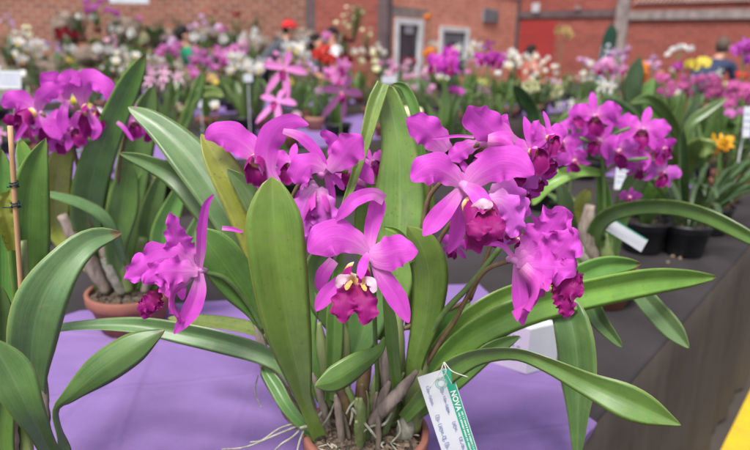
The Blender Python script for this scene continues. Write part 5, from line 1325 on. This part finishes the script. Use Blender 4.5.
L = [
 # left
 (30, 50, 8.2, 'white', 9, .09, .20, C_, 'strap', 'clay', 'large cluster of white orchids at the far left, beside a thin bamboo stick'),
 (66, 33, 9.6, 'crimson', 7, .08, .15, B_, 'cane', 'clay', 'dark red flowering plant low against the brown brick wall at the left'),
 (8, 22, 10.4, 'lilac', 4, .05, .15, R_, 'grass', 'clay', 'small pale violet flowers high at the left edge before the brown brick'),
 (29, 29, 10, 'cream', 3, .05, .12, R_, 'grass', 'clay', 'two small cream flowers high at the left before the brown brick'),
 (90, 20, 10.5, 'white', 2, .08, .16, R_, 'broad', 'clay', 'dark leafy plant with two white flowers on the rockery, under the magenta ones'),
 (95, 2, 10.6, 'violet', 8, .09, .24, C_, 'strap', 'clay', 'deep magenta flowering orchid at the very top of the rockery'),
 (139, 19, 10.4, 'pink', 1, .10, .02, C_, 'broad', 'clay', 'dark leafy plant with a single pink bloom on the rockery left of centre'),
 (132, 34, 10, 'white', 1, .11, .02, B_, 'strap', 'clay', 'round white bloom at the middle of the rockery, the left one of two'),
 (143, 38, 9.8, 'cream', 1, .12, .02, B_, 'strap', 'clay', 'round creamy bloom at the middle of the rockery, the right one of two'),
 (70, 49, 9, 'white', 2, .08, .06, B_, 'cane', 'clay', 'small white blooms just right of the white orchid cluster at the left'),
 (106, 50, 8.8, 'white', 2, .10, .10, B_, 'strap', 'clay', 'round white blooms over the tip of the long upright leaf at the left'),
 (123, 55, 7.6, 'white', 6, .07, .14, C_, 'strap', 'black_plastic', 'white orchid right behind the tip of the long upright leaf'),
 (171, 50, 5.6, 'pink', 5, .065, .10, C_, 'strap', 'clay', 'pink orchid with crimson lips left of the green shirted person'),
 (163, 74, 4.2, 'pale pink', 7, .055, .11, S_, 'strap', 'clay', 'pale pink star flowered orchid standing behind the tall leaves at the left'),
 (204, 62, 5.2, 'pink', 9, .060, .16, C_, 'strap', 'clay', 'broad pink orchid just right of the green shirted person'),
 (229, 53, 6.4, 'pink', 8, .065, .14, C_, 'strap', 'black_plastic', 'pink orchid above the white one, left of the star shaped pink flowers'),
 (242, 66, 4.6, 'white', 7, .060, .13, C_, 'strap', 'black_plastic', 'white orchid in a black pot left of the star shaped pink flowers'),
 (203, 25, 10.6, 'lilac', 6, .06, .25, R_, 'grass', 'clay', 'mauve flowers spread over the rockery above the green shirted person'),
 (212, 11, 11.2, 'crimson', 2, .07, .12, S_, 'cane', 'clay', 'thin stem with small dark red flowers before the brick, above the mauve flowers'),
 (237, 14, 11.2, 'crimson', 2, .09, .06, S_, 'cane', 'clay', 'upright dark red spike before the brick, right of the thin red stem'),
 (200, 38, 8.6, 'white', 2, .09, .08, B_, 'strap', 'clay', 'white bloom just right of the head of the green shirted person'),
 (222, 40, 9, 'white', 1, .10, .02, B_, 'cane', 'clay', 'lone small white bloom right of the mauve flowers'),
 (252, 37, 9, 'white', 5, .07, .16, B_, 'strap', 'clay', 'white flowers left of the red capped person'),
 # centre
 (284, 70, 3.0, 'pink', 1, .120, .01, S_, 'strap', 'black_plastic', 'single large pink star shaped flower with long narrow petals on a bare stalk'),
 (276, 103, 2.6, 'pink', 1, .10, .01, S_, 'strap', 'black_plastic', 'single pink star shaped flower seen from behind, lower left of the large star'),
 (341, 92, 2.8, 'pink', 1, .125, .01, S_, 'strap', 'black_plastic', 'drooping pink flowers with narrow petals right of the large star flower'),
 (256, 64, 5.0, 'white', 3, .07, .08, C_, 'strap', 'clay', 'white orchid in a clay pot just left of the large star flower'),
 (296, 50, 5.2, 'white', 5, .085, .12, C_, 'strap', 'clay', 'large white orchid right below the red cap'),
 (324, 58, 5.4, 'red', 4, .095, .09, C_, 'strap', 'black_plastic', 'bright orange red orchid in front of the white shirted person'),
 (338, 73, 4.4, 'pink', 4, .075, .09, C_, 'strap', 'black_plastic', 'pink orchid in a black pot below the orange red flowers'),
 (326, 36, 8.5, 'pink', 1, .10, .01, C_, 'broad', 'clay', 'single violet pink bloom between the red cap and the white shirt'),
 (345, 57, 7, 'crimson', 3, .06, .08, B_, 'cane', 'clay', 'small crimson flowers right of the white shirted person'),
 (346, 40, 9, 'crimson', 2, .06, .05, B_, 'cane', 'clay', 'tiny red bloom under the tall green clump at the dark brick'),
 (352, 14, 11.3, 'cream', 8, .045, .22, R_, 'cane', 'clay', 'tall green clump with buff tops against the dark brick, left of the corner pier'),
 (360, 52, 7.6, 'white', 2, .07, .08, C_, 'strap', 'clay', 'white blooms right of the crimson ones, below the tall green clump'),
 (371, 62, 6, 'cream', 4, .06, .14, C_, 'strap', 'clay', 'cream flowered orchid at the left of the glazed door'),
 (388, 64, 5.4, 'mottled pink', 3, .055, .09, C_, 'strap', 'clay', 'pale mottled orchid in a clay pot before the foot of the glazed door'),
 (402, 70, 5.0, 'pale pink', 5, .055, .12, C_, 'strap', 'clay', 'whitish pink orchid in front of the glazed door'),
 (420, 76, 4.8, 'pale pink', 4, .055, .09, C_, 'cane', 'black_plastic', 'pale flowered orchid at the right foot of the glazed door'),
 (429, 17, 11.0, 'orange', 2, .09, .05, C_, 'cane', 'clay', 'orange bloom highest between the glazed door and the window'),
 (429, 54, 8.0, 'orange', 4, .09, .08, C_, 'strap', 'clay', 'orange flowers low between the glazed door and the window'),
 (434, 44, 8.4, 'white', 2, .08, .05, S_, 'cane', 'clay', 'white bloom between the two orange ones beside the window'),
 (446, 61, 4.2, 'magenta', 5, .078, .08, C_, 'strap', 'black_plastic', 'magenta orchid in a black pot below the white framed window'),
 (466, 51, 6.0, 'white', 6, .075, .15, C_, 'strap', 'clay', 'white orchid right of the magenta one below the window'),
 (489, 60, 4.6, 'magenta', 3, .085, .06, C_, 'cane', 'clay', 'magenta orchid in a clay pot right of the window'),
 (487, 46, 4.8, 'magenta', 1, .07, .01, S_, 'cane', 'clay', 'single magenta bloom highest at the right of the window'),
 (457, 93, 4.4, 'magenta', 2, .045, .05, C_, 'grass', 'clay', 'small magenta bloom low, below the magenta orchid of the window'),
 (467, 72, 5.0, 'pink', 1, .04, .01, R_, 'strap', 'clay', 'tiny pink bloom left of the magenta orchid right of the window'),
 (497, 73, 4.2, 'white', 1, .035, .01, R_, 'strap', 'clay', 'tiny single white bloom on a thin stem right of centre'),
 (412, 113, 2.6, 'cream', 2, .050, .03, R_, 'grass', 'black_plastic', 'low white blooms right behind the folded leaf'),
 (384, 80, 4.6, 'white', 0, .05, .05, R_, 'strap', 'clay', 'leafy orchid without flowers in a clay pot directly behind the folded leaf'),
 # right
 (515, 59, 6.0, 'white', 6, .075, .13, C_, 'strap', 'clay', 'white orchid standing below the person at the painted red wall'),
 (502, 57, 6.6, 'pink', 3, .07, .08, C_, 'strap', 'clay', 'pink flowers at the left end of the red wall'),
 (540, 67, 6.0, 'white', 14, .05, .20, C_, 'strap', 'clay', 'long low bank of white flowers in front of the painted red wall'),
 (534, 87, 3.2, 'cream', 2, .064, .030, B_, 'broad', 'black_plastic', 'cream flowers with a dark leaf, the left one of two cream orchids'),
 (554, 90, 3.2, 'cream', 1, .066, .01, B_, 'cane', 'black_plastic', 'greenish cream flower, the right one of two cream orchids'),
 (563, 32, 9.4, 'buff', 3, .13, .12, B_, 'cane', 'clay', 'tall buff yellow blooms high in front of the painted red wall'),
 (584, 61, 7.0, 'lilac', 3, .06, .08, C_, 'cane', 'clay', 'small mauve flowers under the green banner'),
 (609, 68, 3.6, 'mottled pink', 6, .066, .07, C_, 'cane', 'black_plastic', 'white and pink mottled orchid right of the green banner'),
 (607, 85, 3.5, 'white', 3, .045, .04, S_, 'cane', 'black_plastic', 'white drooping flowers under the mottled pink orchid'),
 (620, 54, 5.4, 'lilac', 4, .065, .08, C_, 'cane', 'clay', 'mauve orchid just above the mottled pink one at the concrete pillar'),
 (639, 73, 4.2, 'orange', 4, .060, .07, C_, 'broad', 'clay', 'orange orchid between broad dark leaves right of the mottled pink one'),
 (660, 74, 5.2, 'orange', 1, .05, .01, C_, 'strap', 'clay', 'small single orange bloom right of the orange orchid'),
 (679, 50, 5.6, 'white', 5, .045, .11, R_, 'cane', 'clay', 'slanting spray of small white flowers before the red brick wall'),
 (692, 66, 3.6, 'yellow', 2, .060, .02, R_, 'strap', 'black_plastic', 'yellow flower on a dark stalk, left one of the pair before the man in navy'),
 (703, 63, 3.8, 'yellow', 1, .060, .01, R_, 'strap', 'black_plastic', 'yellow flower right beside the shoulder of the man in navy'),
 (684, 67, 5, 'magenta', 2, .07, .05, C_, 'strap', 'clay', 'magenta bloom just left of the yellow flowers'),
 (668, 84, 4.2, 'rose', 8, .040, .11, R_, 'grass', 'black_plastic', 'spray of rosy pink flowers left of the dark flower stalk'),
 (696, 84, 3.6, 'rose', 10, .040, .10, C_, 'strap', 'clay', 'crowded rose pink orchid below the yellow flowers'),
 (716, 92, 3.2, 'rose', 7, .040, .07, C_, 'strap', 'black_plastic', 'bright pink orchid below the man in navy'),
 (718, 72, 4.0, 'white', 1, .05, .01, S_, 'cane', 'clay', 'white pointed bloom over the chest of the man in navy'),
 (745, 53, 3.6, 'violet', 4, .075, .08, C_, 'cane', 'clay', 'deep violet pink orchid at the right edge, level with the man in navy'),
 (744, 76, 4.6, 'red', 2, .05, .04, C_, 'strap', 'clay', 'reddish orange bloom at the right edge under the violet orchid'),
 (742, 96, 3.0, 'rose', 7, .045, .09, R_, 'cane', 'clay', 'pink and white flowers at the right edge, upper of two'),
 (740, 114, 2.8, 'pink', 3, .04, .06, R_, 'cane', 'clay', 'pale pink small flowers at the right edge, lower of two'),
 (722, 145, 2.35, 'gold', 2, .060, .03, C_, 'grass', 'clay', 'bright yellow orange star flowers at the right, over narrow dark leaves'),
 (573, 160, 2.2, 'yellow', 1, .04, .01, R_, 'broad', 'black_plastic', 'yellowed broad leaf plant half hidden behind the magenta cluster at right'),
 # rockery greenery and leafy plants
 (12, 46, 9.6, 'white', 0, .05, .1, R_, 'cane', 'clay', 'dark bushy green plant at the left edge under the brown brick wall'),
 (48, 38, 10.2, 'white', 0, .05, .1, R_, 'broad', 'clay', 'dark leafy plant left of the dark red flowers'),
 (80, 12, 10.6, 'white', 0, .05, .1, R_, 'cane', 'clay', 'tall dark green plant beneath the magenta flowers at the top of the rockery'),
 (104, 28, 10.3, 'white', 0, .05, .1, R_, 'grass', 'clay', 'dark tufted plant left of the hanging board, on the rockery'),
 (118, 30, 10.3, 'white', 2, .07, .1, B_, 'broad', 'clay', 'leafy plant with small white flowers under the hanging board'),
 (152, 26, 10.3, 'white', 0, .05, .1, R_, 'cane', 'clay', 'dark green plant right of the pink bloom on the rockery'),
 (170, 40, 9.8, 'lilac', 3, .06, .1, R_, 'strap', 'clay', 'plant with small grey lilac flowers left of the head in the green shirt'),
 (212, 38, 9.8, 'white', 0, .05, .1, R_, 'broad', 'clay', 'dark leafy plant right of the green shirted person, below the mauve flowers'),
 (234, 24, 10.8, 'white', 0, .05, .1, R_, 'grass', 'clay', 'pale green tuft below the dark red spike'),
 (257, 20, 11.0, 'white', 0, .05, .1, R_, 'cane', 'clay', 'round dark green bush before the brick, upper left of the red cap'),
 (38, 62, 8.0, 'white', 0, .05, .1, R_, 'strap', 'clay', 'leafy plant directly under the large white cluster at the left'),
 (154, 58, 7.6, 'white', 3, .06, .1, C_, 'strap', 'clay', 'low white flowers just left of the pink crimson-lipped orchid'),
 (368, 30, 10.6, 'cream', 3, .05, .14, R_, 'cane', 'clay', 'green clump with pale tops nearest the corner pier of the building'),
 (20, 34, 9.4, 'white', 3, .06, .12, C_, 'cane', 'clay', 'tall green plant with a few white flowers near the left edge by the brick'),
 (54, 46, 8.6, 'lilac', 3, .05, .12, R_, 'cane', 'clay', 'green plant with tiny mauve flowers between white cluster and dark red flowers'),
 (112, 42, 9.2, 'pale pink', 4, .06, .12, C_, 'strap', 'clay', 'pale pink flowers above the tip of the long upright leaf'),
 (244, 46, 8.6, 'pale pink', 5, .06, .12, C_, 'strap', 'clay', 'pale pink flowers high behind the white orchid left of the star flower'),
 (276, 60, 6.6, 'mottled pink', 5, .05, .12, C_, 'strap', 'black_plastic', 'pink flowered orchid behind the upper petal of the large star flower'),
 (306, 66, 6.0, 'lilac', 5, .05, .12, C_, 'strap', 'clay', 'mauve orchid between the large star flower and the orange red flowers'),
 (378, 50, 8.6, 'white', 4, .06, .12, C_, 'cane', 'clay', 'white flowers against the foot of the dark corner pier'),
 (410, 60, 7.4, 'crimson', 3, .05, .08, C_, 'strap', 'clay', 'small dark red flowers low in front of the glazed door'),
 (474, 62, 6.8, 'pale pink', 5, .05, .12, C_, 'strap', 'clay', 'pale pink orchid between the two magenta ones near the window'),
 (590, 72, 5.6, 'white', 5, .05, .12, C_, 'strap', 'clay', 'small white orchid left of the pink mottled one under the banner'),
 (654, 64, 6.4, 'lilac', 4, .05, .10, C_, 'cane', 'clay', 'mauve flowers just right of the orange orchid'),
 (186, 20, 10.9, 'white', 0, .05, .1, R_, 'cane', 'clay', 'dark bush against the brick above the head in the green shirt'),
 (225, 30, 10.4, 'magenta', 2, .05, .08, C_, 'cane', 'clay', 'green plant with two small magenta blooms below the thin dark red stems'),
 (6, 34, 10.0, 'white', 0, .05, .1, R_, 'grass', 'clay', 'tall green tuft at the very left edge before the brick'),
 (112, 12, 10.8, 'violet', 3, .07, .12, C_, 'cane', 'clay', 'magenta flowered plant left of the hanging board at the top'),
 (150, 12, 10.8, 'white', 0, .05, .1, R_, 'broad', 'clay', 'leafy plant hanging right under the pale board at the top left'),
 (342, 24, 10.9, 'cream', 3, .05, .14, R_, 'cane', 'clay', 'left of three green clumps with buff tops at the dark brick'),
]
for e_ in L:
    px, py, Y, c, n, sz, sp, kd, fo, pt, lb = e_
    zb = None; kw = {}
    if Y >= 8.5 and py < 60 and px < 400: zb = max(.25, at(px, py, Y).z-.48)
    if (px, py) in ((429, 17), (563, 32)): zb = 0.0; kw['hl'] = 1.05
    if (px, py) in ((429, 54), (434, 44)): zb = .7555
    if n == 1 and sz > .08 and Y < 3.2: kw['hl'] = .20
    if px == 284: kw['hl'] = .22
    if (px, py) in ((352, 14),): kw['hl'] = .62
    if n == 0 and zb is not None: kw['fm'] = 'far_leaf_dark'; kw['hl'] = .5
    if (px, py) in ((534, 87), (639, 73)): kw['fm'] = 'far_leaf_dark'; kw['hl'] = .3
    cat = 'orchid' if kd != B_ and c not in ('crimson',) else 'flowering plant'
    nm = 'potted_orchid' if cat == 'orchid' else 'flowering_plant'
    bg(px, py, Y, c, n, sz, sp, kd, fo, pt, lb, zb=zb, cat=cat, name=nm, arch=(px == 679), name_on=True, **kw)
print('BG specified', len(L))
# stands under plants that float on nothing: plant stands and rock ledges are built where needed
# leafy pots at the right on the nearest table
def leafy(px, py, r_, h, mat, fol, fm, fh, label, group=None, z=.7555, extra=None):
    c = atz(px, py, z+h); c.z = z
    T_ = thing('potted_orchid', c, label, 'orchid', group, rz=rnd.uniform(0, 6)); a, b = pm('p', r_, h, mat)
    plink('pot', a, T_); plink('growing_medium', b, T_); BG.append((c.x, c.y, z, r_))
    if fol: plink('foliage', foliage_col(fol, rnd.randint(0, 3), fm), T_, (0, 0, h*.8), (0, 0, rnd.uniform(0, 6)), fh)
    return T_
leafy(646, 219, .080, .108, 'black_plastic', 'strap', 'far_leaf', .26, 'black pot of pale pebbly compost with short leaves, behind the long arching leaf')
leafy(688, 222, .080, .108, 'black_plastic', 'grass', 'far_leaf_dark', .42, 'black pot of narrow arching dark leaves right of the pebbly pot')
leafy(712, 205, .080, .105, 'black_plastic', 'grass', 'far_leaf_dark', .40, 'black pot of drooping narrow leaves, the furthest right of the pots near the table edge')
def far_broad(px, py, Y, C, mats, label):
    """a big leaved plant traced leaf by leaf"""
    b = at(px, py, Y); z = .7555; b.z = z
    T_ = thing('potted_orchid', b, label, 'orchid'); BG.append((b.x, b.y, z, .08))
    me = pot_mesh(.08, .10, False); me.transform(Matrix.Translation(b)); link('pot', me, M['black_plastic'], T_)
    md = medium_mesh(.072, .085, 20, 3); md.transform(Matrix.Translation(b)); link('growing_medium', md, M['bark'], T_)
    q = b+Vector((0, 0, .085))
    for c, mt in zip(C, mats):
        P = [q+Vector((rnd.uniform(-.02, .02), rnd.uniform(-.02, .02), 0))]+[at(*k_[:3]) for k_ in c]; H = [.008]+[k_[3]*mpp(p) for k_, p in zip(c, P[1:])]
        vs, fs, uv = blade_geo(P, H, fold=.28, n=22, mm=6, thick=.0016, seed=rnd.randint(0, 999), wob=.05)
        link('leaf', mesh_from('leaf', vs, fs, uv), M[mt], T_)
far_broad(684, 190, 2.3, [[(681, 150, 2.25, 4), (668, 118, 2.2, 6), (650, 100, 2.15, 6), (630, 103, 2.1, 3)], [(686, 150, 2.3, 4), (690, 125, 2.3, 5), (706, 112, 2.3, 5), (728, 98, 2.3, 2)],
                          [(670, 160, 2.2, 9), (655, 150, 2.1, 11), (665, 140, 2.1, 8)], [(690, 158, 2.2, 9), (705, 148, 2.1, 11), (716, 152, 2.1, 4)], [(680, 150, 2.4, 5), (690, 120, 2.4, 6), (700, 95, 2.4, 3)]],
          ['far_leaf', 'far_leaf', 'far_leaf_light', 'far_leaf_light', 'far_leaf_dark'], 'pale broad leaved orchid without flowers, right of the crimson lipped cluster, two leaves arching high')
far_broad(655, 150, 3.0, [[(640, 125, 3, 6), (632, 95, 3, 9), (636, 72, 3, 8), (640, 56, 3, 3)], [(655, 125, 3, 6), (645, 100, 3, 9), (654, 78, 3, 3)], [(640, 128, 3, 5), (618, 108, 3, 8), (600, 98, 3, 3)]],
          ['far_leaf_dark', 'leaf_mid', 'far_leaf_dark'], 'dark broad leaved plant rising behind the magenta cluster, left of the orange orchid')
far_broad(545, 165, 2.6, [[(535, 120, 2.6, 6), (523, 98, 2.55, 7), (513, 85, 2.5, 4)], [(560, 130, 2.6, 6), (575, 115, 2.6, 7), (590, 98, 2.6, 3)]], ['far_leaf_dark', 'far_leaf'],
          'plant with two plain leaves crossing in front of the cream flowers')
far_broad(158, 150, 2.6, [[(128, 80, 2.6, 5), (134, 70, 2.6, 7), (132, 58, 2.6, 4)], [(190, 110, 2.6, 5), (197, 92, 2.6, 6), (203, 70, 2.6, 3)], [(190, 104, 2.6, 4), (210, 92, 2.6, 6), (224, 96, 2.5, 3)]],
          ['far_leaf_light', 'far_leaf', 'far_leaf_light'], 'light green strap leaved plant behind the tall orchid at the left')

# white cards, labels and boxes
def card(px, py, Y, w, h, label, mat='white_plastic', rz=0, tilt=0, name='name_card', stick=True):
    p = at(px, py, Y); rot = Matrix.Rotation(rz, 3, 'Z') @ Matrix.Rotation(tilt, 3, 'Y') @ Matrix.Rotation(R(-12), 3, 'X')
    o = box(name, p, (w, .003, h), mat, None, rot); tag(o, label, 'card')
    s_, t_ = to_st(p); zt = .757 if any(a < s_ < b and c < t_ < d for (a, b, c, d, _, _) in tabs) else .0
    if stick: vs, fs = tube_geo([p+rot @ Vector((0, .004, h*.3)), Vector((p.x, p.y+.01, zt))], [.003, .003], sides=6); link('stick', mesh_from('stick', vs, fs), M['frame_white'], o)
    for k_ in range(3):
        vs = []; fs = []; x = -w*.38
        while x < w*.36: l_ = w*rnd.uniform(.05, .12); box_geo(vs, fs, p+rot @ Vector((x, -.0022, h*(.25-.22*k_))), (l_, .0008, h*.05), rot); x += l_+w*.05
        link('faint_writing', mesh_from('faint_writing', vs, fs, smooth=False), M['ink'], o)
card(10, 80, 3.0, .105, .085, 'white card with faint writing at the left edge, above the magenta petals')
card(389, 80, 4.4, .10, .05, 'small pale card behind the folded leaf', rz=.3)
card(200, 95, 4.2, .02, .16, 'thin upright white label between the pink orchids at the left', rz=.1)
card(747, 122, 2.5, .03, .12, 'upright pale label at the right edge, under the pink flowers')
card(630, 178, 2.0, .09, .08, 'pale card half hidden behind the crimson lipped cluster', rz=-.3)
card(248, 78, 4.4, .06, .05, 'small white label at the rim of the black pot left of the star flower', rz=.2)
p = atz(526, 374, .7575); k_ = mpp(p); bh = .10
T_ = None
u1 = (atz(474, 356, .7575)-p); u2 = (atz(556, 366, .7575)-p); u1.z = u2.z = 0
vs = []; 
for zz in (0, bh):
    for q in (Vector(), u1, u1+u2, u2): vs.append(p+q+Vector((0, 0, zz)))
fs = [(0, 3, 2, 1), (4, 5, 6, 7), (0, 1, 5, 4), (1, 2, 6, 5), (2, 3, 7, 6), (3, 0, 4, 7)]
M['grey_card'] = plain('lilac_card', srgb(196, 184, 204), srgb(186, 174, 194), 12, .8, .05)
bx_ = link('card_box', mesh_from('card_box', vs, fs, smooth=False), M['white_plastic']); bx_.data.materials.append(M['grey_card']); bx_.data.polygons[2].material_index = 1
tag(bx_, 'small white folded card box on the lavender cloth, behind the lower right leaf', 'box')
vs = []; fs = []; nn = Vector((u1.y, -u1.x, 0)).normalized()
if nn.dot(CAM-p) < 0: nn = -nn
for r_ in range(3):
    x = .15
    while x < .85:
        l_ = rnd.uniform(.03, .09); a = p+u1*x+nn*.0006+Vector((0, 0, bh*(.75-.22*r_))); b = len(vs)
        vs += [a, a+u1*l_, a+u1*l_+Vector((0, 0, .004)), a+Vector((0, 0, .004))]; fs.append((b, b+1, b+2, b+3)); x += l_+.04
link('faint_writing', mesh_from('faint_writing', vs, fs, smooth=False), M['ink'], bx_)
# crumbs on the charcoal cloth
vs = []; fs = []
for (px, py) in ((668, 262), (673, 256), (680, 258)):
    q = atz(px, py, .7545); box_geo(vs, fs, q, (.012*rnd.uniform(.5, 1), .008, .004), Matrix.Rotation(rnd.uniform(0, 3), 3, 'Z'))
M['crumb'] = plain('bark_crumb', (.40, .30, .18), None, 40, .9, .3)
o = link('bark_crumbs', mesh_from('bark_crumbs', vs, fs, smooth=False), M['crumb']); o['kind'] = 'stuff'; tag(o, 'pale crumbs of bark scattered on the charcoal cloth', 'crumbs')

# the rest of the show: more plants filling the tables, in bud, in leaf or flowering
zones = [(0, 60, 'far left'), (60, 120, 'under the rockery'), (120, 180, 'left of green shirt'), (180, 240, 'right of green shirt'), (240, 300, 'below the red cap'), (300, 350, 'below the white shirt'),
         (350, 400, 'before dark brick'), (400, 440, 'before the glazed door'), (440, 490, 'before the window'), (490, 560, 'before red panel'), (560, 630, 'below the green banner'), (630, 700, 'right of pillar'), (700, 751, 'near right edge')]
palette = ['white', 'white', 'pink', 'lilac', 'cream', 'pale pink', 'white', 'mottled pink', 'yellow', 'cream']
seen = {}
rf_ = random.Random(11); cnt = 0; fi = 0; KEEP = set([1,2,3,4,5,6,7,8,10,11,12,13,14,15,16,17,18,20,23,24,25,27,28,29,30,31,32,33,35,37,44,46,48,49,50,51,52,60,53,54,55,59,62,63,69,78,81,85,96,86,87,91,92,93,97,99,100,102,105,107,108,109,112,127,128,130,131,134,135,138,146,161,164,169,171,176,177,183,189,193,194,195,200,201,202,208,209,224])   # places of this filling that show in the picture
cand = []
for (a, b, c, d, _, _) in tabs:
    s = a+.25
    while s < b-.2:
        for t in (c+.25, (c+d)/2, d-.25): cand.append((s+rf_.uniform(-.1, .1), t+rf_.uniform(-.1, .1)))
        s += .36
cand.sort(key=lambda q: st(*q).y)
for s, t in cand:
    p = st(s, t, .7555)
    if p.y < 2.3 or p.y > 14: continue
    v = p+Vector((0, 0, .3))-CAM; dep = v.dot(fwd); px = 375+F*v.dot(rgt)/dep; py = 225-F*v.dot(upv)/dep
    if not (-25 < px < 775): continue
    if t < 1.75 and px < 560: continue                 # keep the near cloth clear
    pr = rf_.choice((.06, .07, .08))
    if any((Vector((p.x-q[0], p.y-q[1], 0))).length < pr+q[3]+.02 for q in BG if abs(q[2]-.75) < .1): continue
    if rf_.random() < (.55 if p.y < 4.2 else .28 if p.y < 6.5 else .05): continue
    zn = next((z[2] for z in zones if z[0] <= px < z[1]), 'at left margin' if px < 0 else 'at right margin')
    colr = rf_.choice(palette); n = rf_.choice((0, 0, 1, 1, 2, 3)); fol = rf_.choice(('strap', 'strap', 'grass', 'cane', 'broad')); pt = rf_.choice(('clay', 'black_plastic', 'clay_pale', 'black_plastic'))
    fw = {'strap': 'strap-leaved', 'grass': 'narrow-leaved', 'cane': 'cane-stemmed', 'broad': 'broad-leaved'}[fol]
    pw = {'clay': 'clay', 'black_plastic': 'black', 'clay_pale': 'pale'}[pt]
    ti = next(i for i, q in enumerate(tabs) if q[2] < t < q[3]); tw = ('first', 'second', 'third', 'fourth')[ti]
    dist = 'near' if p.y < 5 else ('mid' if p.y < 8 else 'far')
    lb = f'{fw} orchid with {colr} flowers, {pw} pot, {dist} {tw} table, {zn}' if n else f'{fw} orchid, leaves only, {pw} pot, {dist} {tw} table, {zn}'
    lb = ' '.join(lb.split())
    hh = rf_.uniform(.26, .44) if p.y > 4.5 else rf_.uniform(.2, .32)
    fi += 1; fs_ = rf_.uniform(.035, .055); fk_ = rf_.choice((C_, R_, C_, S_)); ff_ = rf_.choice(('far_leaf', 'far_leaf', 'far_leaf_dark', 'far_leaf_light'))
    if KEEP is not None and fi not in KEEP: BG.append((p.x, p.y, .7555, pr)); continue
    q3 = Vector((p.x, p.y, .7555+hh)); v = q3-CAM; dep = v.dot(fwd); qx = 375+F*v.dot(rgt)/dep; qy = 225-F*v.dot(upv)/dep
    T2 = bg(qx, qy, p.y, colr, n, fs_, .07, fk_, fol, pt, lb, zb=.7555, fm=ff_, pr=pr, hl=min(hh*.75, .28))
    T2['fi'] = fi; seen.setdefault(lb, []).append(T2); cnt += 1
alive = {}; gone = 0
for lb, ts in seen.items():
    for T2 in ts:
        alive.setdefault(lb, []).append(T2)
for lb, ts in alive.items():
    ts.sort(key=lambda o_: o_.location.x/o_.location.y)
    for i, T2 in enumerate(ts):
        T2['group'] = 'orchids filling the display tables'
        if len(ts) == 2: T2['label'] = lb+(', left one' if i == 0 else ', right one')
        elif len(ts) == 3: T2['label'] = lb+(', left one', ', middle one', ', right one')[i]
for ts in alive.values():
    for T2 in ts: del T2['fi']
for o_ in scene.objects:
    l_ = o_.get('label')
    if l_ and len(l_.split()) > 16: l_ = l_.replace(' one', '').replace(' table,', ' row,').replace('orchid, leaves only', 'flowerless orchid'); o_['label'] = l_
    if l_ and len(l_.split()) > 16: print('LONG', len(l_.split()), l_)

# ------------------------------------------------------------------ light
w = bpy.data.worlds.new('World'); scene.world = w; w.use_nodes = True; nt = w.node_tree; nt.nodes.clear()
ow = nt.nodes.new('ShaderNodeOutputWorld'); bgd = nt.nodes.new('ShaderNodeBackground'); sk = nt.nodes.new('ShaderNodeTexSky')
sk.sky_type = 'NISHITA'; sk.sun_disc = False; SE, SR = R(62), R(200)
sk.sun_elevation = SE; sk.sun_rotation = SR; sk.air_density = 1.0; sk.dust_density = 4.0; sk.ozone_density = .6; sk.altitude = 300
hs = nt.nodes.new('ShaderNodeHueSaturation'); hs.inputs['Saturation'].default_value = .45
nt.links.new(sk.outputs[0], hs.inputs['Color']); nt.links.new(hs.outputs[0], bgd.inputs[0]); nt.links.new(bgd.outputs[0], ow.inputs[0]); bgd.inputs[1].default_value = .125
sl = bpy.data.lights.new('sun', 'SUN'); sl.energy = 2.7; sl.angle = R(16); sl.color = (1, .96, .92)
so = bpy.data.objects.new('sun', sl); COL.objects.link(so)
dirv = Vector((math.sin(SR)*math.cos(SE), math.cos(SR)*math.cos(SE), math.sin(SE))); so.rotation_euler = dirv.to_track_quat('Z', 'Y').to_euler()
vs_ = scene.view_settings; scene.display_settings.display_device = 'sRGB'; vs_.view_transform = 'Standard'; vs_.look = 'None'; vs_.exposure = EXPO = .76; vs_.gamma = 1; vs_.use_curve_mapping = False
scene.cycles.max_bounces = 6; scene.cycles.diffuse_bounces = 3; scene.cycles.glossy_bounces = 2; scene.cycles.transmission_bounces = 4
scene.cycles.use_denoising = True
